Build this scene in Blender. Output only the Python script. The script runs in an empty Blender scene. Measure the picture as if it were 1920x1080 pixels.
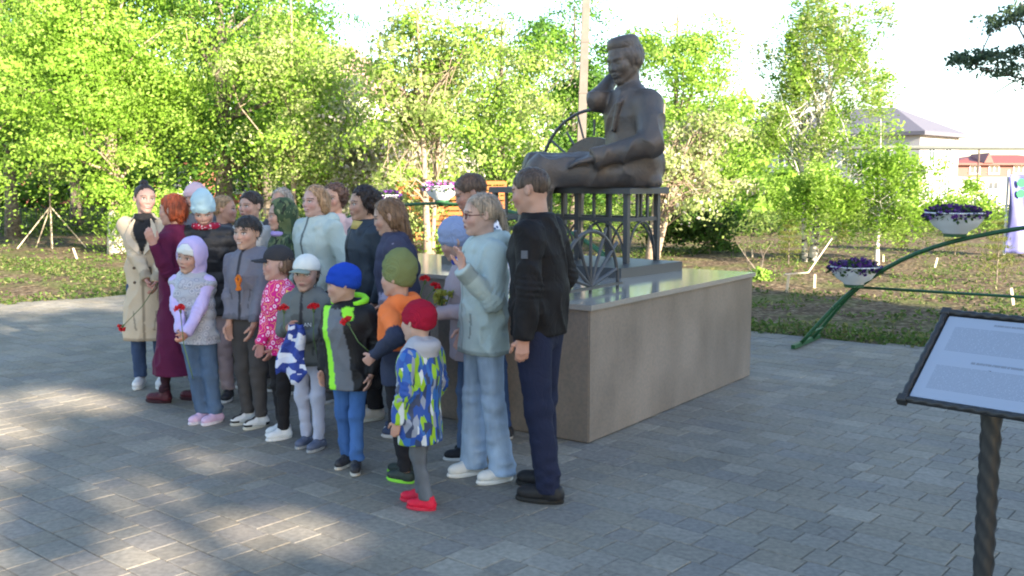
import bpy, math, random
import numpy as np
from mathutils import Vector, Matrix
R_ = math.radians
random.seed(7); RNG = np.random.default_rng(7)
SC = bpy.context.scene; COL = SC.collection
# ------------------------------------------------------------------ camera, sky, sun, exposure
F_PX = 1850.0; PITCH = math.atan(204 / F_PX); CAMZ = 1.7
cam = bpy.data.cameras.new('camera'); cam.sensor_width = 36; cam.lens = F_PX / 1920 * 36
cam.clip_end = 1500; cam.clip_start = .05
camo = bpy.data.objects.new('camera', cam); COL.objects.link(camo)
camo.location = (0, 0, CAMZ); camo.rotation_euler = (R_(90) - PITCH, 0, 0); SC.camera = camo
SUN_EL = 20.0; SUN_H = (.64, -.77)          # horizontal direction towards the sun
w = bpy.data.worlds.new('World'); SC.world = w; w.use_nodes = True
nt = w.node_tree; bg = nt.nodes['Background']
sky = nt.nodes.new('ShaderNodeTexSky'); sky.sky_type = 'NISHITA'; sky.sun_disc = False
sky.sun_elevation = R_(SUN_EL); sky.sun_rotation = math.atan2(SUN_H[0], SUN_H[1])
sky.air_density = 1.0; sky.dust_density = .6; sky.ozone_density = 1.0
nt.links.new(sky.outputs[0], bg.inputs[0]); bg.inputs[1].default_value = .11
sl = bpy.data.lights.new('sun', 'SUN'); sl.energy = 5.0; sl.angle = R_(.8); sl.color = (1, .86, .68)
so = bpy.data.objects.new('sun', sl); COL.objects.link(so)
so.rotation_euler = Vector((SUN_H[0] * math.cos(R_(SUN_EL)), SUN_H[1] * math.cos(R_(SUN_EL)), math.sin(R_(SUN_EL)))).to_track_quat('Z', 'Y').to_euler()
SC.view_settings.view_transform = 'Standard'; SC.view_settings.look = 'None'
SC.view_settings.gamma = 1; SC.view_settings.use_curve_mapping = False
SC.view_settings.exposure = 2.3
SC.render.engine = 'CYCLES'; SC.cycles.use_denoising = True; SC.cycles.filter_width = 2.0
SC.cycles.max_bounces = 6; SC.cycles.diffuse_bounces = 3; SC.cycles.glossy_bounces = 2; SC.cycles.transmission_bounces = 3
SC.cycles.sample_clamp_indirect = 6
# ------------------------------------------------------------------ picture ray -> point in the place
_F = np.array([0, math.cos(PITCH), -math.sin(PITCH)]); _U = np.array([0, math.sin(PITCH), math.cos(PITCH)])
def ray(px, py):
    return np.array([(px - 960) / F_PX, 0, 0]) + _F + (540 - py) / F_PX * _U
def atd(px, py, d):                       # at distance y = d
    r = ray(px, py); t = d / r[1]; return np.array([r[0] * t, d, CAMZ + r[2] * t])
def atz(px, py, z):
    r = ray(px, py); t = (z - CAMZ) / r[2]; return np.array([r[0] * t, r[1] * t, z])
# ------------------------------------------------------------------ objects
def new_mesh(name, verts, faces, mats=(), smooth=False, vcol=None, midx=None):
    me = bpy.data.meshes.new(name)
    verts = np.asarray(verts, dtype=np.float32)
    if isinstance(faces, np.ndarray):
        nf, k = faces.shape
        me.vertices.add(len(verts)); me.vertices.foreach_set('co', verts.ravel())
        me.loops.add(nf * k); me.loops.foreach_set('vertex_index', faces.astype(np.int32).ravel())
        me.polygons.add(nf); me.polygons.foreach_set('loop_start', np.arange(0, nf * k, k, dtype=np.int32))
        me.update(calc_edges=True)
    else:
        me.from_pydata(verts.tolist(), [], faces)
    if midx is not None: me.polygons.foreach_set('material_index', np.asarray(midx, dtype=np.int32))
    me.polygons.foreach_set('use_smooth', np.full(len(me.polygons), smooth))
    if vcol is not None:
        at = me.color_attributes.new('Col', 'FLOAT_COLOR', 'POINT')
        c = np.ones((len(verts), 4), dtype=np.float32); c[:, :3] = vcol
        at.data.foreach_set('color', c.ravel())
    for m in mats: me.materials.append(m)
    return me
def link(name, me, parent=None, loc=None, rot=None):
    o = bpy.data.objects.new(name, me); COL.objects.link(o)
    if parent: o.parent = parent
    if loc is not None: o.location = loc
    if rot is not None: o.rotation_euler = rot
    return o
def tag(o, label=None, cat=None, group=None, kind=None):
    if label: o['label'] = label
    if cat: o['category'] = cat
    if group: o['group'] = group
    if kind: o['kind'] = kind
    return o
def empty(name, loc=(0, 0, 0), rz=0):
    o = bpy.data.objects.new(name, None); COL.objects.link(o); o.location = loc; o.rotation_euler = (0, 0, rz)
    o.empty_display_size = .1; return o
class MB:
    """collects simple shapes; build() links them as ONE mesh object"""
    def __init__(s): s.v = []; s.f = []; s.n = 0
    def add(s, v, f):
        v = np.asarray(v, dtype=float); s.v.append(v); s.f += [[i + s.n for i in q] for q in f]; s.n += len(v); return s
    def box(s, c, h, rot=None, bev=0):
        """c centre, h half sizes; bev chamfers the vertical-top edges"""
        c = np.asarray(c, float); h = np.asarray(h, float)
        if bev:
            b = bev; P = []
            for z, k in ((-h[2], 0), (h[2] - b, 0), (h[2], b)):
                for x, y in ((-1, -1), (1, -1), (1, 1), (-1, 1)): P.append((x * (h[0] - k), y * (h[1] - k), z))
            f = [[3, 2, 1, 0], [8, 9, 10, 11]]
            for l in (0, 4):
                for i in range(4): j = (i + 1) % 4; f.append([l + i, l + j, l + 4 + j, l + 4 + i])
        else:
            P = [(x * h[0], y * h[1], z * h[2]) for z in (-1, 1) for x, y in ((-1, -1), (1, -1), (1, 1), (-1, 1))]
            f = [[3, 2, 1, 0], [4, 5, 6, 7]] + [[i, (i + 1) % 4, 4 + (i + 1) % 4, 4 + i] for i in range(4)]
        P = np.array(P)
        if rot is not None: P = P @ np.array(rot).T
        return s.add(P + c, f)
    def tube(s, pts, rad, n=8, caps=True):
        pts = np.asarray(pts, float); m = len(pts)
        rad = np.full(m, rad) if np.isscalar(rad) else np.asarray(rad, float)
        T = np.gradient(pts, axis=0); T /= np.linalg.norm(T, axis=1)[:, None] + 1e-9
        up = np.array([0, 0, 1.]) if abs(T[0][2]) < .9 else np.array([1., 0, 0])
        V = []; a = np.arange(n) * 2 * math.pi / n
        U = np.cross(T[0], up); U /= np.linalg.norm(U)
        for i in range(m):
            U = U - T[i] * U.dot(T[i]); U /= np.linalg.norm(U) + 1e-9; W = np.cross(T[i], U)
            V.append(pts[i] + rad[i] * (np.cos(a)[:, None] * U + np.sin(a)[:, None] * W))
        f = []
        for i in range(m - 1):
            for j in range(n): k = (j + 1) % n; f.append([i * n + j, i * n + k, (i + 1) * n + k, (i + 1) * n + j])
        if caps: f.append(list(range(n))[::-1]); f.append([(m - 1) * n + j for j in range(n)])
        return s.add(np.concatenate(V), f)
    def lathe(s, prof, c=(0, 0, 0), n=24, rib=0):
        V = []; m = len(prof)
        for r, z in prof:
            for j in range(n):
                a = 2 * math.pi * j / n; rr = r * (1 + (rib if j % 2 else 0)); V.append((c[0] + rr * math.cos(a), c[1] + rr * math.sin(a), c[2] + z))
        f = []
        for i in range(m - 1):
            for j in range(n): k = (j + 1) % n; f.append([i * n + j, i * n + k, (i + 1) * n + k, (i + 1) * n + j])
        return s.add(V, f)
    def build(s, name, mat, parent=None, smooth=False, loc=None, rz=None):
        me = new_mesh(name, np.concatenate(s.v), s.f, [mat] if mat else [], smooth)
        o = link(name, me, parent, loc); 
        if rz is not None: o.rotation_euler = (0, 0, rz)
        return o
def rotz(a): c, s = math.cos(a), math.sin(a); return np.array([[c, -s, 0], [s, c, 0], [0, 0, 1.]])
def rotx(a): c, s = math.cos(a), math.sin(a); return np.array([[1., 0, 0], [0, c, -s], [0, s, c]])
def roty(a): c, s = math.cos(a), math.sin(a); return np.array([[c, 0, s], [0, 1., 0], [-s, 0, c]])
# ------------------------------------------------------------------ materials
def mat(name, col=(.5, .5, .5), rough=.8, metal=0, attr=None, noise=0, nscale=20, bump=0, bscale=60, spec=.4, coords='Object', tint=None, trans=0, rand=0, sheen=0):
    m = bpy.data.materials.new(name); m.use_nodes = True; N = m.node_tree.nodes; L = m.node_tree.links
    b = N['Principled BSDF']; b.inputs['Roughness'].default_value = rough; b.inputs['Metallic'].default_value = metal
    b.inputs['Specular IOR Level'].default_value = spec
    if sheen: b.inputs['Sheen Weight'].default_value = sheen
    tc = N.new('ShaderNodeTexCoord')
    if attr == 'Col':
        a = N.new('ShaderNodeVertexColor'); a.layer_name = 'Col'; src = a.outputs[0]
    else:
        a = N.new('ShaderNodeRGB'); a.outputs[0].default_value = (*col, 1); src = a.outputs[0]
    def mul(src, fac_out, lo, hi):
        mr = N.new('ShaderNodeMapRange'); L.new(fac_out, mr.inputs[0]); mr.inputs[3].default_value = lo; mr.inputs[4].default_value = hi
        v = N.new('ShaderNodeVectorMath'); v.operation = 'SCALE'; L.new(src, v.inputs[0]); L.new(mr.outputs[0], v.inputs['Scale']); return v.outputs[0]
    if noise:
        t = N.new('ShaderNodeTexNoise'); t.inputs['Scale'].default_value = nscale; t.inputs['Detail'].default_value = 5
        L.new(tc.outputs[coords], t.inputs['Vector'])
        if tint:
            mx = N.new('ShaderNodeMix'); mx.data_type = 'RGBA'; rp = N.new('ShaderNodeMapRange'); L.new(t.outputs[0], rp.inputs[0])
            rp.inputs[1].default_value = .35; rp.inputs[2].default_value = .65
            L.new(rp.outputs[0], mx.inputs[0]); L.new(src, mx.inputs[6]); mx.inputs[7].default_value = (*tint, 1); src = mx.outputs[2]
        src = mul(src, t.outputs[0], 1 - noise, 1 + noise)
    if rand:
        oi = N.new('ShaderNodeObjectInfo') if rand < 10 else N.new('ShaderNodeNewGeometry')
        src = mul(src, oi.outputs['Random' if rand < 10 else 'Random Per Island'], 1 - rand % 10, 1 + rand % 10)
    L.new(src, b.inputs['Base Color'])
    if bump:
        t2 = N.new('ShaderNodeTexNoise'); t2.inputs['Scale'].default_value = bscale; t2.inputs['Detail'].default_value = 4
        L.new(tc.outputs[coords], t2.inputs['Vector'])
        bp = N.new('ShaderNodeBump'); bp.inputs['Strength'].default_value = bump; bp.inputs['Distance'].default_value = .01
        L.new(t2.outputs[0], bp.inputs['Height']); L.new(bp.outputs[0], b.inputs['Normal'])
    if trans:
        tr = N.new('ShaderNodeBsdfTranslucent'); L.new(src, tr.inputs[0]); mx = N.new('ShaderNodeMixShader'); mx.inputs[0].default_value = trans
        L.new(b.outputs[0], mx.inputs[1]); L.new(tr.outputs[0], mx.inputs[2]); L.new(mx.outputs[0], N['Material Output'].inputs[0])
    return m
# ------------------------------------------------------------------ distance-field modelling (bodies, clothes, statue)
_LAT = RNG.random((32, 32, 32)).astype(np.float32)
def vnoise(P):
    i = np.floor(P).astype(np.int32); f = (P - i).astype(np.float32); f = f * f * (3 - 2 * f); i &= 31; j = (i + 1) & 31
    x0, y0, z0 = i.T; x1, y1, z1 = j.T; fx, fy, fz = f.T
    def lz(a, b): return (_LAT[a, b, z0] * (1 - fz) + _LAT[a, b, z1] * fz)
    return (lz(x0, y0) * (1 - fy) + lz(x0, y1) * fy) * (1 - fx) + (lz(x1, y0) * (1 - fy) + lz(x1, y1) * fy) * fx
def rc(p, a, b, ra, rb, ys=1.0):
    a = np.asarray(a, np.float32); b = np.asarray(b, np.float32)
    if ys != 1.0: k = np.array([1, 1 / ys, 1], np.float32); p = p * k; a = a * k; b = b * k
    ba = b - a; pa = p - a; t = np.clip(pa @ ba / (ba @ ba + 1e-9), 0, 1)
    d = np.sqrt(((pa - t[:, None] * ba) ** 2).sum(1)) - (ra + (rb - ra) * t)
    return d * ys if ys < 1 else d
def ell(p, c, r, rot=None):
    q = p - np.asarray(c, np.float32)
    if rot is not None: q = q @ np.asarray(rot, np.float32)
    r = np.asarray(r, np.float32); k0 = np.sqrt(((q / r) ** 2).sum(1)); k1 = np.sqrt(((q / (r * r)) ** 2).sum(1))
    return k0 * (k0 - 1) / (k1 + 1e-6)
def bx(p, c, h, rot=None, r=0.0):
    q = p - np.asarray(c, np.float32)
    if rot is not None: q = q @ np.asarray(rot, np.float32)
    q = np.abs(q) - (np.asarray(h, np.float32) - r)
    return np.sqrt((np.maximum(q, 0) ** 2).sum(1)) + np.minimum(q.max(1), 0) - r
def su(a, b, k):
    h = np.maximum(k - np.abs(a - b), 0) / k; return np.minimum(a, b) - h * h * k * .25
def ss(a, b, k): return -su(-a, b, k)      # a minus b
def si(a, b, k): return -su(-a, -b, k)
def local(p, c, rad, fn, slack=.06):
    dc = np.sqrt(((p - np.asarray(c, np.float32)) ** 2).sum(1)); out = (dc - rad * .8).astype(np.float32); m = dc < rad + slack
    if m.any(): out[m] = fn(p[m])
    return out
def axis(lo, hi, fine, zones, coarse):
    """grid coordinates with fine steps in zones"""
    out = [lo]; x = lo
    while x < hi:
        st = fine if any(a - coarse <= x <= b for a, b in zones) else coarse
        x += st; out.append(x)
    while len(out) % 4: x += coarse; out.append(x)
    return np.array(out, np.float32)
def nets(f, X, Y, Z, slack=1.35):
    nx, ny, nz = len(X), len(Y), len(Z)
    def blk(A): B = A.reshape(-1, 4); return (B[:, 0] + B[:, 3]) / 2, (B[:, 3] - B[:, 0]) / 2
    cx, hx = blk(X); cy, hy = blk(Y); cz, hz = blk(Z)
    G = np.stack(np.meshgrid(cx, cy, cz, indexing='ij'), -1).reshape(-1, 3).astype(np.float32)
    C = f(G).reshape(len(cx), len(cy), len(cz))
    step = max(float(np.diff(X).max()), float(np.diff(Y).max()), float(np.diff(Z).max()))
    Rb = np.sqrt(hx[:, None, None] ** 2 + hy[None, :, None] ** 2 + hz[None, None] ** 2) + step
    bi, bj, bk = np.nonzero(np.abs(C) < Rb * slack + .012)
    V = np.repeat(np.repeat(np.repeat(C, 4, 0), 4, 1), 4, 2).reshape(len(cx), 4, len(cy), 4, len(cz), 4).astype(np.float32)
    px = X.reshape(-1, 4)[bi]; py = Y.reshape(-1, 4)[bj]; pz = Z.reshape(-1, 4)[bk]; nb = len(bi)
    P = np.empty((nb, 4, 4, 4, 3), np.float32)
    P[..., 0] = px[:, :, None, None]; P[..., 1] = py[:, None, :, None]; P[..., 2] = pz[:, None, None, :]
    V[bi, :, bj, :, bk, :] = f(P.reshape(-1, 3)).reshape(nb, 4, 4, 4)
    V = V.reshape(nx, ny, nz)
    s = V < 0
    c = s[:-1, :-1, :-1].astype(np.int8)
    tot = sum(s[a:nx - 1 + a, b:ny - 1 + b, d:nz - 1 + d].astype(np.int8) for a in (0, 1) for b in (0, 1) for d in (0, 1))
    ci, cj, ck = np.nonzero((tot > 0) & (tot < 8)); n = len(ci)
    idx = np.full((nx - 1, ny - 1, nz - 1), -1, np.int32); idx[ci, cj, ck] = np.arange(n)
    acc = np.zeros((n, 3), np.float32); cnt = np.zeros(n, np.float32)
    cor = [(a, b, d) for a in (0, 1) for b in (0, 1) for d in (0, 1)]
    val = {q: V[ci + q[0], cj + q[1], ck + q[2]] for q in cor}
    pos = {q: np.stack([X[ci + q[0]], Y[cj + q[1]], Z[ck + q[2]]], 1) for q in cor}
    for q in cor:
        for ax in range(3):
            if q[ax] == 0:
                r = list(q); r[ax] = 1; r = tuple(r); a, b = val[q], val[r]; m = (a < 0) != (b < 0)
                t = (a[m] / (a[m] - b[m]))[:, None]; acc[m] += pos[q][m] * (1 - t) + pos[r][m] * t; cnt[m] += 1
    verts = acc / cnt[:, None]
    faces = []
    for ax in range(3):
        sl0 = [slice(None)] * 3; sl1 = [slice(None)] * 3; sl0[ax] = slice(0, -1); sl1[ax] = slice(1, None)
        ch = s[tuple(sl0)] != s[tuple(sl1)]; e = np.stack(np.nonzero(ch), 1)
        o1, o2 = [(1, 2), (2, 0), (0, 1)][ax]
        lim = [nx - 1, ny - 1, nz - 1]
        e = e[(e[:, o1] > 0) & (e[:, o2] > 0) & (e[:, o1] < lim[o1]) & (e[:, o2] < lim[o2])]
        inside = s[e[:, 0], e[:, 1], e[:, 2]]
        q = []
        for da, db in ((-1, -1), (0, -1), (0, 0), (-1, 0)):
            g = e.copy(); g[:, o1] += da; g[:, o2] += db; q.append(idx[g[:, 0], g[:, 1], g[:, 2]])
        q = np.stack(q, 1); q[~inside] = q[~inside][:, ::-1]; faces.append(q)
    faces = np.concatenate(faces); faces = faces[(faces >= 0).all(1)]
    return verts, faces
def sdf_mesh(name, f, lo, hi, vox, mats, vcol=None, zones=None, coarse=None, parent=None, **kw):
    coarse = coarse or vox; zones = zones or [[(-9, 9)]] * 3
    ax = [axis(lo[i], hi[i], vox, zones[i], coarse) for i in range(3)]
    v, fa = nets(f, *ax, **kw)
    me = new_mesh(name, v, fa, mats, True, vcol(v) if vcol else None)
    return link(name, me, parent)
# ------------------------------------------------------------------ people
M_SKIN = mat('skin', attr='Col', rough=.55, noise=.05, nscale=60, spec=.35)
M_HAIRV = {}
def M_cloth(col, kind='plain', rough=.85):
    key = (col if col is None or isinstance(col, str) else tuple(col), kind, rough)
    if key in M_HAIRV: return M_HAIRV[key]
    if kind == 'plain': m = mat('cloth', col, rough, noise=.08, nscale=9, spec=.2); wrinkle(m)
    elif kind == 'col': m = mat('cloth', attr='Col', rough=rough, noise=.08, nscale=9, spec=.2); wrinkle(m)
    elif kind == 'shell': m = mat('nylon', col, .5, noise=.08, nscale=7, spec=.35); wrinkle(m)
    elif kind == 'denim': m = mat('denim', col, .9, noise=.14, nscale=14, spec=.15); denim_fade(m); wrinkle(m)
    elif kind == 'hair': m = hair_mat(col)
    elif kind == 'knit': m = knit_mat(col)
    elif kind in PATS: m = PATS[kind]()
    M_HAIRV[key] = m; return m
def denim_fade(m):
    N = m.node_tree.nodes; L = m.node_tree.links; b = N['Principled BSDF']; src = b.inputs[0].links[0].from_socket; tc = N.new('ShaderNodeTexCoord'); mp = N.new('ShaderNodeMapping'); mp.inputs['Scale'].default_value = (9, 9, 2.2); L.new(tc.outputs['Object'], mp.inputs[0])
    t = N.new('ShaderNodeTexNoise'); t.inputs['Scale'].default_value = 1; t.inputs['Detail'].default_value = 5; L.new(mp.outputs[0], t.inputs[0]); r = N.new('ShaderNodeMapRange'); L.new(t.outputs[0], r.inputs[0]); r.inputs[1].default_value = .3; r.inputs[2].default_value = .7; r.inputs[3].default_value = .72; r.inputs[4].default_value = 1.3
    v = N.new('ShaderNodeVectorMath'); v.operation = 'SCALE'; L.new(src, v.inputs[0]); L.new(r.outputs[0], v.inputs['Scale']); L.new(v.outputs[0], b.inputs[0])
def wrinkle(m, d=.010, st=.5):
    N = m.node_tree.nodes; L = m.node_tree.links; b = N['Principled BSDF']; tc = N.new('ShaderNodeTexCoord'); mp = N.new('ShaderNodeMapping'); mp.inputs['Scale'].default_value = (1, 1, .8); L.new(tc.outputs['Object'], mp.inputs[0])
    t = N.new('ShaderNodeTexNoise'); t.inputs['Scale'].default_value = 11; t.inputs['Detail'].default_value = 4; t.inputs['Distortion'].default_value = 1.2; L.new(mp.outputs[0], t.inputs[0])
    a = N.new('ShaderNodeMath'); a.operation = 'SUBTRACT'; L.new(t.outputs[0], a.inputs[0]); a.inputs[1].default_value = .5; c = N.new('ShaderNodeMath'); c.operation = 'ABSOLUTE'; L.new(a.outputs[0], c.inputs[0])
    e = N.new('ShaderNodeMath'); e.operation = 'POWER'; L.new(c.outputs[0], e.inputs[0]); e.inputs[1].default_value = .6
    bp = N.new('ShaderNodeBump'); bp.inputs['Strength'].default_value = st; bp.inputs['Distance'].default_value = d; L.new(e.outputs[0], bp.inputs['Height']); L.new(bp.outputs[0], b.inputs['Normal'])
def _nodes(name):
    m = bpy.data.materials.new(name); m.use_nodes = True; return m, m.node_tree.nodes, m.node_tree.links, m.node_tree.nodes['Principled BSDF']
def hair_mat(col):
    m, N, L, b = _nodes('hair'); tc = N.new('ShaderNodeTexCoord'); mp = N.new('ShaderNodeMapping'); L.new(tc.outputs['Object'], mp.inputs[0])
    mp.inputs['Scale'].default_value = (90, 90, 7); t = N.new('ShaderNodeTexNoise'); t.inputs['Scale'].default_value = 1; t.inputs['Detail'].default_value = 3
    L.new(mp.outputs[0], t.inputs[0]); r = N.new('ShaderNodeValToRGB'); L.new(t.outputs[0], r.inputs[0])
    r.color_ramp.elements[0].color = (*[c * .45 for c in col], 1); r.color_ramp.elements[1].color = (*[min(1, c * 1.6) for c in col], 1)
    r.color_ramp.elements[0].position = .3; r.color_ramp.elements[1].position = .7
    L.new(r.outputs[0], b.inputs[0]); b.inputs['Roughness'].default_value = .5; b.inputs['Specular IOR Level'].default_value = .35
    bp = N.new('ShaderNodeBump'); bp.inputs['Strength'].default_value = .7; bp.inputs['Distance'].default_value = .01; L.new(t.outputs[0], bp.inputs['Height']); L.new(bp.outputs[0], b.inputs['Normal'])
    return m
def knit_mat(col):
    m, N, L, b = _nodes('knit'); tc = N.new('ShaderNodeTexCoord'); t = N.new('ShaderNodeTexWave'); t.wave_type = 'BANDS'; t.bands_direction = 'X'
    t.inputs['Scale'].default_value = 60; t.inputs['Distortion'].default_value = 3; t.inputs['Detail'].default_value = 2; L.new(tc.outputs['Object'], t.inputs[0])
    r = N.new('ShaderNodeValToRGB'); L.new(t.outputs['Fac'], r.inputs[0]); r.color_ramp.elements[0].color = (*[c * .9 for c in col], 1); r.color_ramp.elements[1].color = (*col, 1)
    L.new(r.outputs[0], b.inputs[0]); b.inputs['Roughness'].default_value = .95; b.inputs['Specular IOR Level'].default_value = .1
    bp = N.new('ShaderNodeBump'); bp.inputs['Strength'].default_value = .5; bp.inputs['Distance'].default_value = .004; L.new(t.outputs['Fac'], bp.inputs['Height']); L.new(bp.outputs[0], b.inputs['Normal'])
    return m
def pat_voronoi(name, scale, stops, feature='F1', rough=.7, out='Distance', mapping=None, const=True, metric='EUCLIDEAN', rnd=1):
    m, N, L, b = _nodes(name); tc = N.new('ShaderNodeTexCoord'); src = tc.outputs['Object']
    if mapping: mp = N.new('ShaderNodeMapping'); L.new(src, mp.inputs[0]); mp.inputs['Scale'].default_value = mapping; mp.inputs['Rotation'].default_value = (.5, .8, .5); src = mp.outputs[0]
    v = N.new('ShaderNodeTexVoronoi'); v.feature = feature; v.inputs['Scale'].default_value = scale; v.distance = metric; v.inputs['Randomness'].default_value = rnd
    L.new(src, v.inputs['Vector']); o = v.outputs[out]
    r = N.new('ShaderNodeValToRGB'); r.color_ramp.interpolation = 'CONSTANT' if const else 'LINEAR'
    if out == 'Color': sx = N.new('ShaderNodeSeparateColor'); L.new(o, sx.inputs[0]); o = sx.outputs[0]
    L.new(o, r.inputs[0]); e = r.color_ramp.elements
    while len(e) < len(stops): e.new(.5)
    for i, (p, c) in enumerate(stops): e[i].position = p; e[i].color = (*c, 1)
    L.new(r.outputs[0], b.inputs[0]); b.inputs['Roughness'].default_value = rough; b.inputs['Specular IOR Level'].default_value = .25
    return m
def pat_camo():
    m, N, L, b = _nodes('camouflage'); tc = N.new('ShaderNodeTexCoord'); prev = None
    base = (.035, .065, .03)
    for i, (c, th) in enumerate((((.10, .13, .055), .52), ((.012, .02, .012), .6), ((.16, .19, .10), .64))):
        t = N.new('ShaderNodeTexNoise'); t.inputs['Scale'].default_value = 17 + 5 * i; t.inputs['Detail'].default_value = 2
        mp = N.new('ShaderNodeMapping'); mp.inputs['Location'].default_value = (i * 7, 3 * i, 0); mp.inputs['Scale'].default_value = (1, 1, .55); L.new(tc.outputs['Object'], mp.inputs[0]); L.new(mp.outputs[0], t.inputs[0])
        g = N.new('ShaderNodeMath'); g.operation = 'GREATER_THAN'; g.inputs[1].default_value = th; L.new(t.outputs[0], g.inputs[0])
        mx = N.new('ShaderNodeMix'); mx.data_type = 'RGBA'; L.new(g.outputs[0], mx.inputs[0])
        if prev is None: mx.inputs[6].default_value = (*base, 1)
        else: L.new(prev, mx.inputs[6])
        mx.inputs[7].default_value = (*c, 1); prev = mx.outputs[2]
    L.new(prev, b.inputs[0]); b.inputs['Roughness'].default_value = .85
    return m
PK = (.62, .015, .20)
PATS = {
    'hearts': lambda: pat_voronoi('pink_hearts', 24, [(0, (.62, .03, .25)), (.24, (.85, .65, .75)), (.36, PK), (.56, PK), (.62, (.85, .5, .12)), (.67, PK)], 'F1', .75, rnd=.9),
    'geo': lambda: pat_voronoi('angular_print', 27, [(0, (.02, .07, .30)), (.25, (.22, .25, .32)), (.38, (.24, .42, .02)), (.52, (.03, .12, .38)), (.66, (.035, .05, .10)), (.84, (.5, .55, .58)), (.91, (.22, .42, .03))], 'F1', .45, 'Color', (2.3, .9, .62)),
    'vest': lambda: pat_voronoi('circle_print', 22, [(0, (.24, .25, .30)), (.22, (.38, .39, .45)), (.40, (.26, .27, .33)), (.5, (.34, .36, .42))], 'F1', .5, rnd=.8),
    'flag': lambda: pat_voronoi('blue_white_print', 17, [(0, (.02, .04, .22)), (.45, (.6, .64, .75)), (.62, (.03, .06, .3)), (.85, (.5, .55, .7))], 'F1', .6, 'Color', (1, 1, 1.6)),
    'scarf': lambda: pat_voronoi('navy_scarf_print', 45, [(0, (.55, .58, .75)), (.3, (.03, .05, .30))], 'F1', .8),
    'redscarf': lambda: pat_voronoi('red_scarf_print', 45, [(0, (.5, .45, .5)), (.3, (.30, .01, .04))], 'F1', .8),
    'shirt': lambda: pat_voronoi('white_blue_print', 30, [(0, (.07, .1, .2)), (.35, (.6, .63, .72))], 'F1', .8),
    'camo': pat_camo}
SKIN = np.array((.56, .33, .25)); LIP = np.array((.44, .18, .16))
def head_sdf(q, ch):
    """q in head units: head height 1, chin at z -.5, face towards -y; ch 0 adult .. 1 child"""
    a = np.abs(q[:, 0]); s = np.stack([a, q[:, 1], q[:, 2]], 1)
    d = ell(s, (0, .06, .11), (.335 + .01 * ch, .43, .385))
    d = su(d, ell(s, (0, -.13, -.15), (.245 + .02 * ch, .27, .33)), .14)
    d = su(d, rc(s, (.19, .03, -.22), (.05, -.25, -.42), .09, .07), .10)
    d = su(d, ell(s, (0, -.29, -.425), (.10, .085, .075)), .08)
    d = su(d, ell(s, (.16, -.255, -.12), (.10, .10, .10)), .10)
    d = su(d, rc(s, (.05, -.36, .085), (.20, -.31, .09), .035, .03), .05)
    d = ss(d, ell(s, (.145, -.41, -.0), (.085, .075, .055)), .06)
    d = su(d, ell(s, (.140, -.300, -.005), (.075, .060, .058)), .02)
    nl = -.400 + .035 * ch
    d = su(d, rc(s, (0, -.355, .03), (0, nl, -.125), .032, .048), .05)
    d = su(d, ell(s, (.052, -.385, -.15), (.04, .045, .036)), .03)
    d = su(d, ell(s, (0, -.345, -.27), (.125, .065, .06)), .06)
    d = su(d, ell(s, (0, -.398, -.252), (.095, .03, .022)), .02)
    d = su(d, ell(s, (0, -.392, -.300), (.080, .032, .028)), .02)
    d = ss(d, ell(s, (0, -.43, -.276), (.105, .05, .008)), .012)
    r = rotz(-.35)
    d = su(d, ell(s, (.345, .06, -.02), (.032, .075, .125), r), .03)
    d = ss(d, ell(s, (.375, .03, -.0), (.02, .04, .07), r), .02)
    return d
def head_col(q, skin, lip, brow, iris=(.05, .035, .03), smile=0):
    c = np.tile(np.asarray(skin, np.float32), (len(q), 1)); a = np.abs(q[:, 0]); y, z = q[:, 1], q[:, 2]; fr = y < -.2
    bl = np.exp(-((a - .18) ** 2 + (z + .14) ** 2) / .012) * fr; c *= 1 - bl[:, None] * np.array([.02, .22, .2])
    nz = np.exp(-(a ** 2 + (z + .13) ** 2) / .004) * (y < -.38); c *= 1 - nz[:, None] * np.array([0, .15, .12])
    def mixc(m, col): c[m] = col
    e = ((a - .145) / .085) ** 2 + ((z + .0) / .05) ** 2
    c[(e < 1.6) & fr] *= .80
    mixc(fr & (((a - .143) / .062) ** 2 + ((z + .008) / .030) ** 2 < 1), (.62, .58, .55))
    mixc(fr & ((a - .143) ** 2 + (z + .004) ** 2 < .026 ** 2), iris)
    mixc(fr & (np.abs(z - .026 + 1.6 * (a - .143) ** 2) < .010) & (np.abs(a - .145) < .075), (.05, .03, .025))
    mixc(fr & (np.abs(z - .105 + 1.8 * (a - .13) ** 2) < .014) & (np.abs(a - .148) < .095), brow)
    zl = z + .277 - smile * (a * a * 2.2 - .012); lp = fr & (y < -.30) & ((a / (.092 + .03 * smile)) ** 2 + (zl / .036) ** 2 < 1); mixc(lp, lip)
    mixc(lp & (np.abs(zl) < .007), np.array(lip) * .35)
    if smile > .5: mixc(lp & (np.abs(zl) < .016) & (a < .085), (.62, .58, .54))
    mixc(fr & (np.abs(a - .03) < .016) & (np.abs(z + .178) < .012), np.array(skin) * .3)
    c[(z < -.46) & (y > -.3)] *= .95
    return c
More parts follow.
